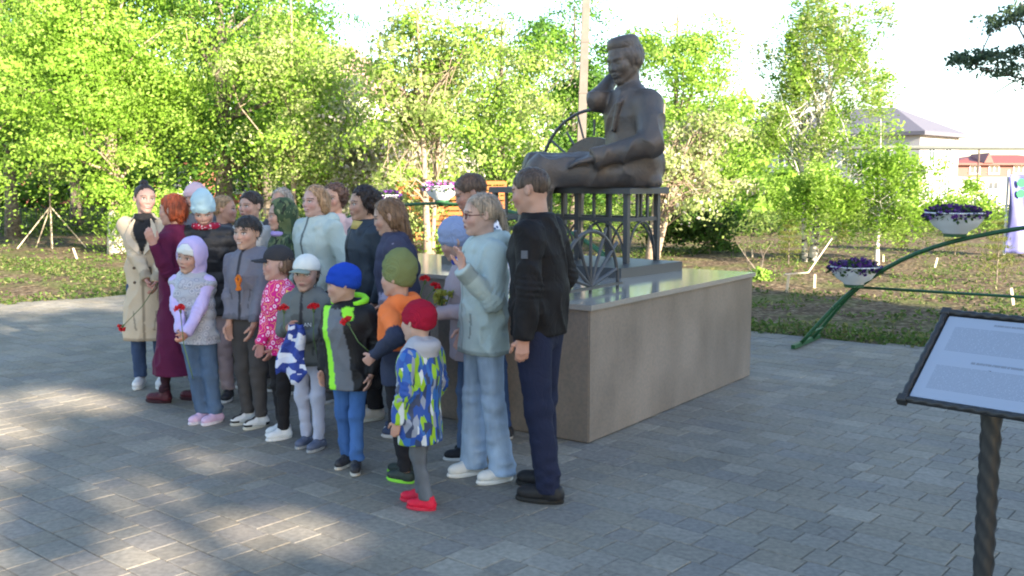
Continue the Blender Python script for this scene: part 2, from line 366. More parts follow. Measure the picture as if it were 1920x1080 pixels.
def hand_parts(W, d, nrm, s, curl, side, spread=.0):
    """W wrist, d finger direction, nrm palm normal; returns list of (a,b,ra,rb) and the finger-side sign"""
    d = d / np.linalg.norm(d); nrm = nrm - d * nrm.dot(d); nrm /= np.linalg.norm(nrm); t = np.cross(d, nrm) * side   # t towards the thumb
    P = []
    L_ = [.074, .083, .078, .062]; off = [.030, .010, -.011, -.030]; pl = [.088, .092, .088, .080]
    for i in range(4):
        k = W + (d * pl[i] + t * off[i]) * s
        P.append((W + t * off[i] * .6 * s, k, .017 * s, .0125 * s))
        di = d + t * (spread * (1.5 - i)); di /= np.linalg.norm(di); p = k; an = curl * .8
        for j, fr in enumerate((.48, .30, .22)):
            dd = di * math.cos(an) + nrm * math.sin(an); e = p + dd * L_[i] * fr * s
            P.append((p, e, (.0108 - .001 * j) * s, (.0098 - .001 * j) * s)); p = e; an += curl
    p = W + (d * .02 + t * .024) * s; dd = d * .65 + t * .75 + nrm * .25; dd /= np.linalg.norm(dd); e = p + dd * .045 * s; P.append((p, e, .017 * s, .0125 * s))
    dd2 = d * .9 + t * .25 + nrm * (.3 + .4 * curl); dd2 /= np.linalg.norm(dd2); e2 = e + dd2 * .034 * s; P.append((e, e2, .0118 * s, .0105 * s)); P.append((e2, e2 + (dd2 + nrm * .3 * curl) * .024 * s, .0105 * s, .009 * s))
    return P
def sd_parts(q, P, k):
    d = None
    for a, b, ra, rb in P:
        e = rc(q, a, b, ra, rb); d = e if d is None else su(d, e, k)
    return d
def ik(S, T, l1, l2, hint):
    v = T - S; L = np.linalg.norm(v); 
    if L > (l1 + l2) * .995: v = v / L * (l1 + l2) * .995; L = (l1 + l2) * .995; T = S + v
    v = v / L; x = (l1 * l1 - l2 * l2 + L * L) / (2 * L); h = math.sqrt(max(l1 * l1 - x * x, 1e-6)); hint = hint - v * hint.dot(v); hint /= np.linalg.norm(hint)
    return S + v * x + hint * h, T
SKEW = (rotx(.35) @ roty(.4)).astype(np.float32)
class Person:
    def __init__(s, label, px, d, H, yaw, py=None, head=(0, 0, 0), lean=(0, 0), skin=SKIN, lip=LIP, brow=(.16, .10, .075), hands=(None, None), curl=(.35, .35), smile=.25,
                 foot=((-.095, 0, 0), (.095, 0, 0)), bulk=1.0, cat='person', group='people gathered in front of the bench monument', elbow=None):
        s.label = label; s.H = H; s.yaw = R_(yaw); x = ray(px, 600)
        g = np.array([(px - 960) / 1861.0 * d, d, 0]); s.g = g
        s.root = tag(empty('person', g, s.yaw), label, cat, group)
        s.s = H / 1.75; s.ch = min(1, max(0, (1.6 - H) / .4)); s.hh = (.148 + .046 * H) * (1.03 + .03 * s.ch)
        if H > 1.5: s.ch = 0
        ww = s.s ** .9 * bulk; s.ww = ww; s.bulk = bulk
        def J(x, y, z): return np.array([x + lean[0] * (z / H) ** 1.3, y + lean[1] * (z / H) ** 1.3, z])
        s.J = J; s.zs = H - s.hh - .052 * H; s.zh = (.52 - .03 * s.ch) * H
        s.sh = .158 * ww; s.S = [J(-s.sh, .01, s.zs), J(s.sh, .01, s.zs)]
        s.P = J(0, 0, s.zh); s.C = J(0, -.005, s.zs - .13 * s.s); s.N = J(0, .015, s.zs + .035 * s.s)
        s.HR = rotz(R_(head[0])) @ rotx(R_(head[1])) @ roty(R_(head[2])); s.nb = J(0, -.005, s.zs + .05 * s.s)
        s.hc = s.nb + s.HR @ np.array([0, -.03 * s.hh, s.hh * .5 + (H - s.hh - s.nb[2])])
        s.feet = [J(f[0] * ww, 0, 0) * 0 + np.array([f[0] * ww, f[1], 0]) for f in foot]; s.fyaw = [f[2] for f in foot]
        s.hips = [s.P + np.array([-.085 * ww, 0, -.01]), s.P + np.array([.085 * ww, 0, -.01])]
        s.ank = [f + np.array([0, .02 * s.s, .075 * s.s]) for f in s.feet]
        s.knee = [(h * .5 + a * .5) + np.array([0, -.02, .01]) for h, a in zip(s.hips, s.ank)]
        s.E = []; s.W = []; s.hd = []; l1, l2 = .165 * H, .148 * H
        for i in (0, 1):
            sg = -1 if i == 0 else 1; t = hands[i]
            if t is None: T = J(sg * (s.sh + .07 * ww), -.04, s.zs - .93 * (l1 + l2))
            elif len(t) == 3 and abs(t[0]) > 5: T = s.loc(*t)
            else: T = J(*t)
            hint = np.array([sg * .5, .6, -.5]) if not elbow or elbow[i] is None else np.array(elbow[i], float)
            e, wv = ik(s.S[i], T, l1, l2, hint); s.E.append(e); s.W.append(wv); s.hd.append((wv - e) / np.linalg.norm(wv - e))
        s.smile = smile; s.curl = curl; s.skin = skin; s.lip = lip; s.brow = brow
        s.hn = [None, None]; s.hdir = [None, None]
    def loc(s, px, py, d):
        p = atd(px, py, d) - s.g; return rotz(-s.yaw) @ p
    def world(s, p): return rotz(s.yaw) @ p + s.g
    def hq(s, p): return ((p - s.hc.astype(np.float32)) @ s.HR.astype(np.float32)) / s.hh
    def hp(s, q): return s.hc + s.HR @ (np.array(q) * s.hh)
    def palm(s, i):
        sg = 1 if i == 0 else -1
        n = np.array([sg * .8, -.3, .0]) if s.hn[i] is None else np.array(s.hn[i], float)
        return n
    def body(s, seen=True):
        ww, ss_ = s.ww, s.s
        HP = []
        for i in (0, 1):
            d = s.hd[i] if s.hdir[i] is None else np.array(s.hdir[i], float)
            HP.append(hand_parts(s.W[i], d, s.palm(i), (.84 * s.s ** .75), s.curl[i], 1 if i == 0 else -1))
        def f(p):
            d = rc(p, s.nb + np.array([0, .01, -.06 * ss_]), s.hp((0, .10, -.2)), .058 * ww, .052 * ww ** .8)
            d = su(d, rc(p, s.C, s.P + np.array([0, 0, .1 * ss_]), .135 * ww, .12 * ww, .66), .05)
            d = su(d, rc(p, s.P, s.P + np.array([0, 0, -.03]), .115 * ww, .115 * ww, .7), .05)
            d = su(d, rc(p, s.S[0] + [.02 * ww, 0, -.035 * ss_], s.S[1] + [-.02 * ww, 0, -.035 * ss_], .030 * ww, .030 * ww), .06)
            for i in (0, 1):
                d = su(d, rc(p, s.S[i] + [0, 0, -.035 * ss_], s.E[i], .030 * ww, .028 * ww), .03); d = su(d, rc(p, s.E[i], s.W[i], .034 * ww, .024 * ww), .015)
                d = su(d, rc(p, s.hips[i], s.knee[i], .062 * ww, .040 * ww), .04); d = su(d, rc(p, s.knee[i], s.ank[i], .040 * ww, .028 * ww), .02)
                fd = rotz(s.fyaw[i]) @ np.array([0, -1, 0]); d = su(d, rc(p, s.ank[i] * [1, 1, .6], s.ank[i] * [1, 1, .4] + fd * .11 * ss_, .03 * ss_, .022 * ss_), .02)
                d = su(d, local(p, s.W[i], .22 * ss_ + .04, lambda q: sd_parts(q, HP[i], .009 * ss_)), .012)
            hd = local(p, s.hc, s.hh * .85, lambda q: head_sdf(s.hq(q), s.ch) * s.hh)
            return su(d, hd, .025)
        def vc(v):
            q = s.hq(v); c = np.tile(np.asarray(s.skin, np.float32), (len(v), 1)); m = ((q ** 2).sum(1) < .8)
            c[m] = head_col(q[m], s.skin, s.lip, s.brow, smile=s.smile)
            for i in (0, 1):
                h = ((v - s.W[i]) ** 2).sum(1) < (.2 * ss_) ** 2; c[h] *= np.array([1, .88, .86])
            return c * .75
        r = .13 * ss_ + .02; hr = s.hh * .62; zones = []
        for ax in range(3):
            z = [(s.hc[ax] - hr, s.hc[ax] + hr)] + [(s.W[i][ax] + s.hd[i][ax] * .07 - r * .8, s.W[i][ax] + s.hd[i][ax] * .07 + r * .8) for i in (0, 1)]; zones.append(z)
        pts = np.array([s.hc, *s.W, *s.E, *s.feet, *s.S, *[w_ + h * .2 * ss_ for w_, h in zip(s.W, s.hd)]])
        lo = pts.min(0) - .15; hi = pts.max(0) + .15; lo[2] = -.03; hi[2] = s.hc[2] + s.hh * .62; lo[1] = min(lo[1], -.25); hi[1] = max(hi[1], .25)
        hr = s.hh * .6
        o = sdf_mesh('body', f, lo, hi, .0058 if seen else .010, [M_SKIN], vc, zones, .016 if seen else .019, s.root)
        return s
    def neckcut(s, p, d): return d
    def trousers(s, col, kind='denim', w0=1.0, w1=1.0, hem=.05, fold=.010, colf=None):
        ww = s.ww * s.bulk ** .3; ss_ = s.s
        def f(p):
            n = (vnoise(p * np.array([16, 16, 30], np.float32) / ss_ ** .5 + s.H * 50) - .5); z = p[:, 2] / s.H
            d = rc(p, s.P + np.array([0, 0, .10 * ss_]), s.P + np.array([0, 0, -.02]), .112 * ww, .134 * ww, .72)
            for i in (0, 1):
                e = rc(p, s.hips[i] + np.array([0, 0, -.03]), s.knee[i], .088 * ww * w0, .062 * ww * w0)
                e = su(e, rc(p, s.knee[i], s.ank[i] * [1, 1, 0] + np.array([0, .0, .02]), .062 * ww * w0, .056 * ww * w1), .03); d = su(d, e, .025)
            d += n * fold * 2 * (.4 + .9 * np.exp(-((z - .07) / .06) ** 2) + .6 * np.exp(-((z - .27) / .06) ** 2))
            return np.maximum(d, hem * s.H - p[:, 2])
        r = .24 * max(ww, .6) * max(w0, w1); pts = np.array([s.P, *s.feet, *s.knee]); lo = pts.min(0) - r; hi = pts.max(0) + r; lo[2] = hem * s.H - .03; hi[2] = s.P[2] + .14
        m = M_cloth(col, 'col' if colf else kind); o = sdf_mesh('trousers', f, lo, hi, .0115, [m], (lambda v: colf(s, v)) if colf else None, parent=s.root); return s
    def jacket(s, col, kind='plain', hem=.47, loose=.0, flare=0.0, name='jacket', sleeve=1.0, hood=None, collar=None, puff=0, colf=None, fold=.013, cuff=0, rough=.85, vox=.011, sleeves=True, sk=1.0):
        ww = s.ww; ss_ = s.s; zh = hem * s.H; zc = s.C[2]; lower = s.J(0, .0, zh); wst = s.J(0, 0, max(.62 * s.H, zh + .02))
        
        def f(p):
            pn = p / ss_ ** .5; sk_ = pn + .06 * (vnoise(pn * 5 + 9) - .5)[:, None]; n = (1 - np.abs(2 * vnoise((sk_ @ SKEW) * np.array([11, 11, 5], np.float32) + s.H * 77) - 1)) ** 3; n = n - .3 + .35 * (vnoise(pn * np.array([14, 14, 24]) + 5) - .5) + 1.1 * (vnoise(pn * np.array([5, 5, 9]) + 11) - .5) * (p[:, 2] < s.C[2])
            for i in (0, 1): n = n + .55 * np.exp(-((p - s.E[i]) ** 2).sum(1) / .006) * np.sin((p - s.E[i]) @ s.hd[i] * 210)
            if puff: zz = p[:, 2] * (2 * math.pi / (puff * ss_)); pf = .009 * np.abs(np.sin(zz / 2)) ** .6
            d = su(rc(p, s.C, wst, .146 * ww + loose * .8, (.128 if s.H < 1.7 else .142) * ww * s.bulk ** .5 + loose, .70), rc(p, wst, lower, (.128 if s.H < 1.7 else .142) * ww * s.bulk ** .5 + loose, (.150 * ww + loose + flare), .72), .04)
            for i in (0, 1): d = su(d, rc(p, s.nb + [0, .012, -.075 * ss_], s.S[i] + [0, 0, -.030 * ss_], .072 * ww + loose * .3, .050 * ww + loose * .3), .05)
            d = su(d, rc(p, s.nb + [0, .012, -.03 * ss_], s.C, .062 * ww, .12 * ww), .09)
            if sleeves:
                for i in (0, 1):
                    e = rc(p, s.S[i] + [0, 0, -.012 * ss_], s.E[i], .062 * ww * sleeve + loose * .3, .054 * ww * sleeve + loose * .2)
                    e = su(e, rc(p, s.E[i], s.W[i] + s.hd[i] * .03, .054 * ww * sleeve + loose * .2, .040 * ww * sleeve + loose * .12), .02)
                    e = np.maximum(e, (p - s.W[i]) @ s.hd[i] - .005); d = su(d, e, np.where(p[:, 2] > s.zs - .07 * s.H, .022, .006).astype(np.float32))
            d -= n * fold
            if puff: d -= pf
            if collar:
                h = collar * ss_; a = s.nb + [0, .012, -.04 * ss_]; b = s.nb + [0, .004, h * .8]
                e = rc(p, a, b, .080 * ww + .01, .074 * ww + .01); e = np.maximum(e, p[:, 2] - b[2]); e = np.maximum(e, -(rc(p, a, b + [0, 0, .1], .062 * ww + .004, .062 * ww + .006)) * (p[:, 2] > a[2] + .03) - 9 * (p[:, 2] <= a[2] + .03)); d = su(d, e, .015)
            d = np.maximum(d, zh - p[:, 2])
            if hood == 'down':
                k = ww; c = s.nb + np.array([0, .075 * k, .005 * ss_]); e = ell(p, c, (.135 * k, .095 * k, .075 * k)); e = ss(e, ell(p, c + [0, -.03 * k, .06 * k], (.09 * k, .075 * k, .05 * k)), .03)
                for sg in (-1, 1):
                    e = su(e, rc(p, c + [sg * .09 * k, -.02 * k, .01], s.nb + [sg * .085 * k, -.075 * k, -.04 * ss_], .036 * k, .026 * k), .04)
                e -= .010 * (vnoise(pn * 18) - .5); d = su(d, e, .02)
            if hood == 'up':
                def hf(pp):
                    q = s.hq(pp); e = ell(q, (0, .10, .06), (.46, .53, .58)); e = su(e, ell(q, (0, .22, -.42), (.40, .36, .3)), .2)
                    e = np.maximum(e, -ell(q, (0, -.38, -.06), (.34, .50, .50))); e -= .04 * (vnoise(q * 7) - .5); return e * s.hh
                d = su(d, local(p, s.hc, s.hh * 1.1, hf), .03)
            return d
        pts = np.array([*s.S, *s.E, *s.W, s.C, lower]); r = .13 * max(1, s.bulk); lo = pts.min(0) - r; hi = pts.max(0) + r; rr = .16 * ww + loose + flare + .03
        lo[0] = min(lo[0], lower[0] - rr); hi[0] = max(hi[0], lower[0] + rr); lo[1] = min(lo[1], lower[1] - rr, -.16 * ww - loose); hi[1] = max(hi[1], lower[1] + rr, .2 * ww); lo[2] = min(zh - .03, min(w_[2] for w_ in s.W) - .08)
        if hood == 'down' or collar: hi[2] = max(hi[2], s.nb[2] + .16 * ss_); hi[1] = max(hi[1], s.nb[1] + .22 * ww)
        if hood == 'up': hi = np.maximum(hi, s.hc + s.hh * .75); lo[:2] = np.minimum(lo[:2], (s.hc - s.hh * .7)[:2])
        m = M_cloth(col, 'col' if colf else kind, rough)
        sdf_mesh(name, f, lo, hi, vox, [m], (lambda v: colf(s, v)) if colf else None, parent=s.root); return s
    def hair(s, col, style='short', vox=.0075):
        def f(p):
            q = s.hq(p); a = np.abs(q[:, 0]); n = vnoise(q * np.array([14, 14, 5], np.float32) + s.H * 31) - .5
            d = ell(q, (0, .07, .135), (.365, .46, .40))
            face = .80 * q[:, 1] + .60 * (q[:, 2] - .02) + .10
            if style in ('short', 'buzz'):
                if style == 'buzz': d = ell(q, (0, .065, .12), (.345, .44, .395))
                d = np.maximum(d, -face); d = np.maximum(d, -.22 - q[:, 2]); d = np.maximum(d, np.where((q[:, 1] < .12), .06 - q[:, 2], -9)); d += n * .035
            elif style == 'fringe':
                d = np.maximum(d, np.where(q[:, 1] < -.1, .17 - q[:, 2], -.24 - q[:, 2])); d = np.maximum(d, np.where(q[:, 1] < .02, .08 - q[:, 2], -9)); d += n * .05
            elif style in ('bob', 'long', 'part'):
                d = su(d, ell(q, (0, .16, -.08), (.40, .36, .42)), .1); zl = -.45
                if style == 'long': d = su(d, rc(q, (0, .28, -.1), (0, .36, -1.0), .33, .20, .8), .12); zl = -1.2
                d = np.maximum(d, -(.92 * q[:, 1] + .39 * (q[:, 2] - .05) + .13)); d = np.maximum(d, zl - q[:, 2] + n * .2); d += n * .09
            elif style == 'curly':
                d = ell(q, (0, .10, .10), (.44, .48, .47)); d = np.maximum(d, -(.86 * q[:, 1] + .5 * (q[:, 2] - .05) + .10)); d = np.maximum(d, -.42 - q[:, 2]); d += (vnoise(q * 15) - .5) * .14
            elif style == 'bun':
                d = ell(q, (0, .07, .125), (.35, .445, .39)); d = np.maximum(d, -(.82 * q[:, 1] + .57 * (q[:, 2] - .08) + .06)); d = np.maximum(d, -.26 - q[:, 2]); d = np.maximum(d, np.where((q[:, 1] < .05), .03 - q[:, 2], -9)); d += n * .03
                d = su(d, ell(q, (0, .20, .54), (.15, .15, .12)), .06)
            elif style == 'tail':
                d = ell(q, (0, .08, .12), (.355, .455, .39)); d = np.maximum(d, -(.82 * q[:, 1] + .57 * (q[:, 2] - .06) + .06)); d = np.maximum(d, -.34 - q[:, 2]); d = np.maximum(d, np.where((q[:, 1] < .05), .03 - q[:, 2], -9)); d += n * .03
                d = su(d, rc(q, (0, .50, .0), (.05, .62, -.55), .12, .07), .05)
            elif style == 'under':      # hair showing under a cap or hat
                d = ell(q, (0, .12, -.02), (.365, .38, .36)); d = np.maximum(d, -(q[:, 1] - .02)); d = np.maximum(d, -.42 - q[:, 2]); d += n * .07
            return d * s.hh
        hr = s.hh * .72; lo = s.hc - hr; hi = s.hc + hr
        if style == 'long': lo = s.hc - s.hh * .8; lo[2] = s.hc[2] - s.hh * 1.3; hi = s.hc + s.hh * .8
        if style == 'tail': hi = s.hc + s.hh * .85; lo = s.hc - s.hh * .85
        o = sdf_mesh('hair', f, lo, hi, vox, [M_cloth(col, 'hair')], parent=s.root)
        n = len(o.data.vertices); co = np.empty(n * 3, np.float32); o.data.vertices.foreach_get('co', co); co = co.reshape(-1, 3); no = np.empty(n * 3, np.float32); o.data.vertices.foreach_get('normal', no); no = no.reshape(-1, 3)
        k = RNG.choice(n, min(n, 900 if style != 'buzz' else 250)); c0 = co[k]; nn = no[k]; q = s.hq(c0); dn = s.HR @ np.array([0, .35, -1.]); t = dn + RNG.normal(size=(len(k), 3)) * (.35 if style != 'curly' else 1.2); t -= nn * (t * nn).sum(1)[:, None]; t /= np.linalg.norm(t, axis=1)[:, None] + 1e-6
        L_ = s.hh * RNG.uniform(.10, .24, (len(k), 1)) * (1.6 if style == 'long' else 1) * (.4 if style in ('buzz', 'short', 'bun') else 1); w_ = np.cross(nn, t) * .0016; a = c0 - nn * .003; b = c0 + t * L_ * .5 + nn * .004; c = c0 + t * L_ + nn * .001
        V = np.stack([a - w_, a + w_, b + w_, b - w_, c], 1).reshape(-1, 3); F = []
        for i in range(len(k)): j = 5 * i; F += [[j, j + 1, j + 2, j + 3], [j + 3, j + 2, j + 4]]
        lh = link('loose_hair', new_mesh('loose_hair', V, F, [M_cloth(col, 'hair')]), s.root); return s
    def beanie(s, col, tall=0, tilt=.34, low=.10, name='knit_hat'):
        def f(p):
            q = s.hq(p); d = ell(q, (0, .06 + tall * .1, .14 + tall * .3), (.385, .475, .43 + tall * .5)); 
            cut = low - tilt * (q[:, 1] + .4) - q[:, 2]; d = np.maximum(d, cut)
            band = (1 / (1 + np.exp((cut + .16) / -.008 * -1))) * 0 + np.where(cut > -.17, .020, 0); d = d - band + (vnoise(q * np.array([7, 7, 12]) + s.H * 9) - .5) * .05
            return d * s.hh
        hr = s.hh * (.75 + tall * .4); sdf_mesh(name, f, s.hc - hr, s.hc + hr, .0085, [M_cloth(col, 'knit')], parent=s.root); return s
    def cap(s, col, brim=(0, -1), bcol=None, yaw=0):
        rz_ = rotz(R_(yaw)).astype(np.float32)
        def f(p):
            q = s.hq(p) @ rz_; d = ell(q, (0, .06, .16), (.385, .46, .40)); d = np.maximum(d, .13 - .13 * (q[:, 1] + .3) - q[:, 2]); return d * s.hh
        def g(p):
            q = s.hq(p) @ rz_; z0 = .15 - .25 * (q[:, 0] ** 2) * 4 - .10 * (-.4 - q[:, 1]); d = ell(q * [1, 1, 0] , (0, -.40, 0), (.31, .36, 9)); d = np.maximum(d, q[:, 1] + .30); d = np.maximum(d, np.abs(q[:, 2] - z0) - .022); return d * s.hh
        hr = s.hh * .7; c = tag(empty('cap'), None); c.parent = s.root
        sdf_mesh('crown', f, s.hc - hr, s.hc + hr, .008, [M_cloth(col, 'plain')], parent=c)
        hr = s.hh * .95; sdf_mesh('brim', g, s.hc - hr, s.hc + hr, .007, [M_cloth(bcol or col, 'plain')], parent=c); return s
    def shoes(s, up, sole=(.6, .6, .58), kind='sneaker', toe=None, L=.285):
        for i in (0, 1):
            k = s.s ** .85 * (L / .30) * (1.0 if s.ch == 0 else .92); a = s.fyaw[i]; o = link('shoe', SHOE(kind, up, toe), s.root, (s.feet[i][0], s.feet[i][1], 0), (0, 0, a)); o.scale = (k, k, k)
            q = link('sole', SOLE(kind, sole), o)
        return s
_SH = {}
def SHOE(kind, up, toe):
    key = (kind, up, toe)
    if key in _SH: return _SH[key]
    if (kind, 0) not in _SH:
        def f(p):
            hgt = .115 if kind == 'high' else (.16 if kind == 'boot' else .085)
            d = ell(p, (0, -.085, .045), (.046, .075, .040)); d = su(d, rc(p, (0, -.03, .05), (0, .05, .045), .042, .040), .03)
            d = su(d, rc(p, (0, .035, .04), (0, .03, hgt), .040, .040 if kind != 'boot' else .046), .03); d = np.maximum(d, p[:, 2] - hgt)
            if kind in ('sneaker', 'high'): d = su(d, ell(p, (0, -.02, .085), (.024, .045, .022)), .02)
            return np.maximum(d, .018 - p[:, 2])
        ax = [axis(*z) for z in ((-.07, .07, .006, [(-9, 9)], .006), (-.19, .12, .006, [(-9, 9)], .006), (-.02, .2, .006, [(-9, 9)], .006))]
        _SH[(kind, 0)] = nets(f, *ax)
    v, fa = _SH[(kind, 0)]
    c = np.tile(np.array(up, np.float32), (len(v), 1))
    if toe: m = (v[:, 2] < .045) & ((v[:, 1] < -.10) | (v[:, 1] > .03)) | ((v[:, 2] > .06) & (np.abs(v[:, 0]) < .018)); c[m] = toe
    _SH[key] = new_mesh('shoe', v, fa, [M_cloth((0, 0, 0), 'col', .5)], True, c); return _SH[key]
def SOLE(kind, col):
    key = (kind, col, 's')
    if key in _SH: return _SH[key]
    n = 24; V = []; 
    for z, g in ((0, .96), (.012, 1.03), (.026, 1.0)):
        for j in range(n):
            a = 2 * math.pi * j / n; x = math.cos(a) * .046 * (1 - .12 * math.sin(a)); y = -.038 + math.sin(a) * .126; V.append((x * g, y * g, z))
    F = [list(range(n))[::-1], [2 * n + j for j in range(n)]]
    for l in (0, 1):
        for j in range(n): k = (j + 1) % n; F.append([l * n + j, l * n + k, (l + 1) * n + k, (l + 1) * n + j])
    _SH[key] = new_mesh('sole', V, F, [M_cloth(col, 'plain', .6)], False); return _SH[key]
# ------------------------------------------------------------------ ground, paving
CA = np.array([-.765, .643]); CB = np.array([.643, .765])      # paving course direction / across
SD = np.array([-.64, .77]); SP = np.array([.77, .64])          # direction the sunlight travels / across it
EDGE = [(-4.3, 15.7), (12.3, 4.36), (12, -14), (-16, -14), (-16, 5.4)]
def inside_plaza(x, y):
    n = len(EDGE); s = np.ones(np.shape(x), bool)
    for i in range(n):
        (ax, ay), (bx_, by) = EDGE[i], EDGE[(i + 1) % n]; s &= ((bx_ - ax) * (y - ay) - (by - ay) * (x - ax)) <= 0
    return s
def ground_z(x, y): t = np.clip((y - 48) / 80, 0, 1); return -.035 - 3.4 * t * t * (3 - 2 * t)
def ground_mat():
    m, N, L, b = _nodes('soil'); g = N.new('ShaderNodeNewGeometry')
    def nz(sc, det=6, st=None):
        t = N.new('ShaderNodeTexNoise'); t.inputs['Scale'].default_value = sc; t.inputs['Detail'].default_value = det
        if st: mp = N.new('ShaderNodeMapping'); mp.inputs['Scale'].default_value = st; L.new(g.outputs['Position'], mp.inputs[0]); L.new(mp.outputs[0], t.inputs[0])
        else: L.new(g.outputs['Position'], t.inputs[0])
        return t.outputs[0]
    def ramp(o, stops):
        r = N.new('ShaderNodeValToRGB'); L.new(o, r.inputs[0]); e = r.color_ramp.elements
        while len(e) < len(stops): e.new(.5)
        for i, (p, c) in enumerate(stops): e[i].position = p; e[i].color = (*c, 1)
        return r.outputs[0]
    c1 = ramp(nz(14), [(.3, (.05, .034, .022)), (.5, (.11, .078, .05)), (.62, (.20, .155, .10)), (.75, (.30, .25, .17))])
    c2 = ramp(nz(22, 8), [(.35, (.05, .075, .018)), (.6, (.12, .16, .04))])
    f = N.new('ShaderNodeMapRange'); L.new(nz(.9, 5), f.inputs[0]); f.inputs[1].default_value = .48; f.inputs[2].default_value = .80
    mx = N.new('ShaderNodeMix'); mx.data_type = 'RGBA'; L.new(f.outputs[0], mx.inputs[0]); L.new(c1, mx.inputs[6]); L.new(c2, mx.inputs[7]); L.new(mx.outputs[2], b.inputs[0])
    b.inputs['Roughness'].default_value = .95; b.inputs['Specular IOR Level'].default_value = .1
    bp = N.new('ShaderNodeBump'); bp.inputs['Strength'].default_value = 1; bp.inputs['Distance'].default_value = .06; L.new(nz(9, 8), bp.inputs['Height']); L.new(bp.outputs[0], b.inputs['Normal'])
    return m
M_SOIL = ground_mat()
gx = np.concatenate([np.linspace(-400, -30, 14), np.linspace(-28, 28, 140), np.linspace(30, 400, 14)]); gy = np.concatenate([[-60, -20, 0], np.linspace(3, 50, 150), np.linspace(52, 140, 30), [200, 400, 900]])
GX, GY = np.meshgrid(gx, gy, indexing='ij'); P3 = np.stack([GX, GY, GX * 0], -1).reshape(-1, 3)
rough_ = (vnoise(P3 * 1.7) - .5) * .07 + (vnoise(P3 * 5.1) - .5) * .05
edge_d = np.full(len(P3), 1.0); ins = inside_plaza(P3[:, 0], P3[:, 1])
for (ax_, ay_), (bx_, by_) in zip(EDGE[:1] + EDGE[4:], EDGE[1:2] + EDGE[:1]):
    e = np.array([bx_ - ax_, by_ - ay_]); e = e / np.linalg.norm(e); dd = np.abs((P3[:, 0] - ax_) * e[1] - (P3[:, 1] - ay_) * e[0]); edge_d = np.minimum(edge_d, dd)
P3[:, 2] = ground_z(P3[:, 0], P3[:, 1]) + np.where(ins, 0, rough_ * np.clip(edge_d * 1.5, 0, 1)) * (np.abs(P3[:, 0]) < 30) + np.where(ins, -.03, 0)
nxg, nyg = len(gx), len(gy); I = np.arange(nxg * nyg).reshape(nxg, nyg)
F4 = np.stack([I[:-1, :-1], I[1:, :-1], I[1:, 1:], I[:-1, 1:]], -1).reshape(-1, 4)
ground = tag(link('ground', new_mesh('ground', P3, F4, [M_SOIL], True)), 'bare soil garden with sparse weeds behind the paving', kind='structure')
def paver_mat(isl):
    m, N, L, b = _nodes('concrete_paver'); g = N.new('ShaderNodeNewGeometry'); oi = N.new('ShaderNodeObjectInfo')
    src = g.outputs['Random Per Island'] if isl else oi.outputs['Random']
    r = N.new('ShaderNodeValToRGB'); L.new(src, r.inputs[0]); e = r.color_ramp.elements; r.color_ramp.interpolation = 'CONSTANT'
    st = [(.175, .176, .175), (.20, .198, .192), (.212, .205, .188), (.180, .184, .195), (.226, .226, .224), (.20, .192, .175), (.19, .192, .188), (.25, .247, .236), (.188, .187, .192), (.206, .203, .196)]
    while len(e) < len(st): e.new(.5)
    for i, c in enumerate(st): e[i].position = i / len(st); e[i].color = (.19 + (c[0] * 1.06 - .19) * .8, .176 + (c[1] * .97 - .176) * .8, .156 + (c[2] * .82 - .156) * .8, 1)
    t = N.new('ShaderNodeTexNoise'); t.inputs['Scale'].default_value = 34; t.inputs['Detail'].default_value = 8; L.new(g.outputs['Position'], t.inputs[0])
    t2 = N.new('ShaderNodeTexNoise'); t2.inputs['Scale'].default_value = 1.1; t2.inputs['Detail'].default_value = 6; L.new(g.outputs['Position'], t2.inputs[0])
    a = N.new('ShaderNodeMapRange'); L.new(t.outputs[0], a.inputs[0]); a.inputs[1].default_value = .3; a.inputs[2].default_value = .7; a.inputs[3].default_value = .8; a.inputs[4].default_value = 1.22
    c = N.new('ShaderNodeMapRange'); L.new(t2.outputs[0], c.inputs[0]); c.inputs[1].default_value = .3; c.inputs[2].default_value = .7; c.inputs[3].default_value = .82; c.inputs[4].default_value = 1.18
    mu = N.new('ShaderNodeMath'); mu.operation = 'MULTIPLY'; L.new(a.outputs[0], mu.inputs[0]); L.new(c.outputs[0], mu.inputs[1])
    v = N.new('ShaderNodeVectorMath'); v.operation = 'SCALE'; L.new(r.outputs[0], v.inputs[0]); L.new(mu.outputs[0], v.inputs['Scale']); L.new(v.outputs[0], b.inputs[0])
    b.inputs['Roughness'].default_value = .78; b.inputs['Specular IOR Level'].default_value = .3
    bp = N.new('ShaderNodeBump'); bp.inputs['Strength'].default_value = .35; bp.inputs['Distance'].default_value = .004; L.new(t.outputs[0], bp.inputs['Height']); L.new(bp.outputs[0], b.inputs['Normal'])
    return m
M_JOINT = mat('joint_sand', (.075, .07, .062), .95, noise=.4, nscale=40)
pv = MB(); pv.add([(x, y, -.010) for x, y in EDGE] + [(x, y, -.09) for x, y in EDGE], [[4, 3, 2, 1, 0], [5, 6, 7, 8, 9]] + [[i, (i + 1) % 5, 5 + (i + 1) % 5, 5 + i] for i in range(5)])
pavement = tag(pv.build('pavement', M_JOINT), 'grey concrete block paving of the square', kind='structure')
rows = []; W_ = .168
for r in range(-20, 110):
    c = r * W_; t = -22 + random.random() * .3
    while t < 22:
        ln = random.choice((.125, .17, .17, .23, .23, .27)); rows.append((t + ln / 2, c, ln)); t += ln
A = np.array(rows); XY = A[:, :1] * CA + A[:, 1:2] * CB
ok = inside_plaza(XY[:, 0], XY[:, 1]) & (XY[:, 1] > 2.6) & (np.abs(XY[:, 0]) < XY[:, 1] * .60 + 1.2)
A = A[ok]; XY = XY[ok]
ang = math.atan2(CA[1], CA[0]); Rp = rotz(ang)
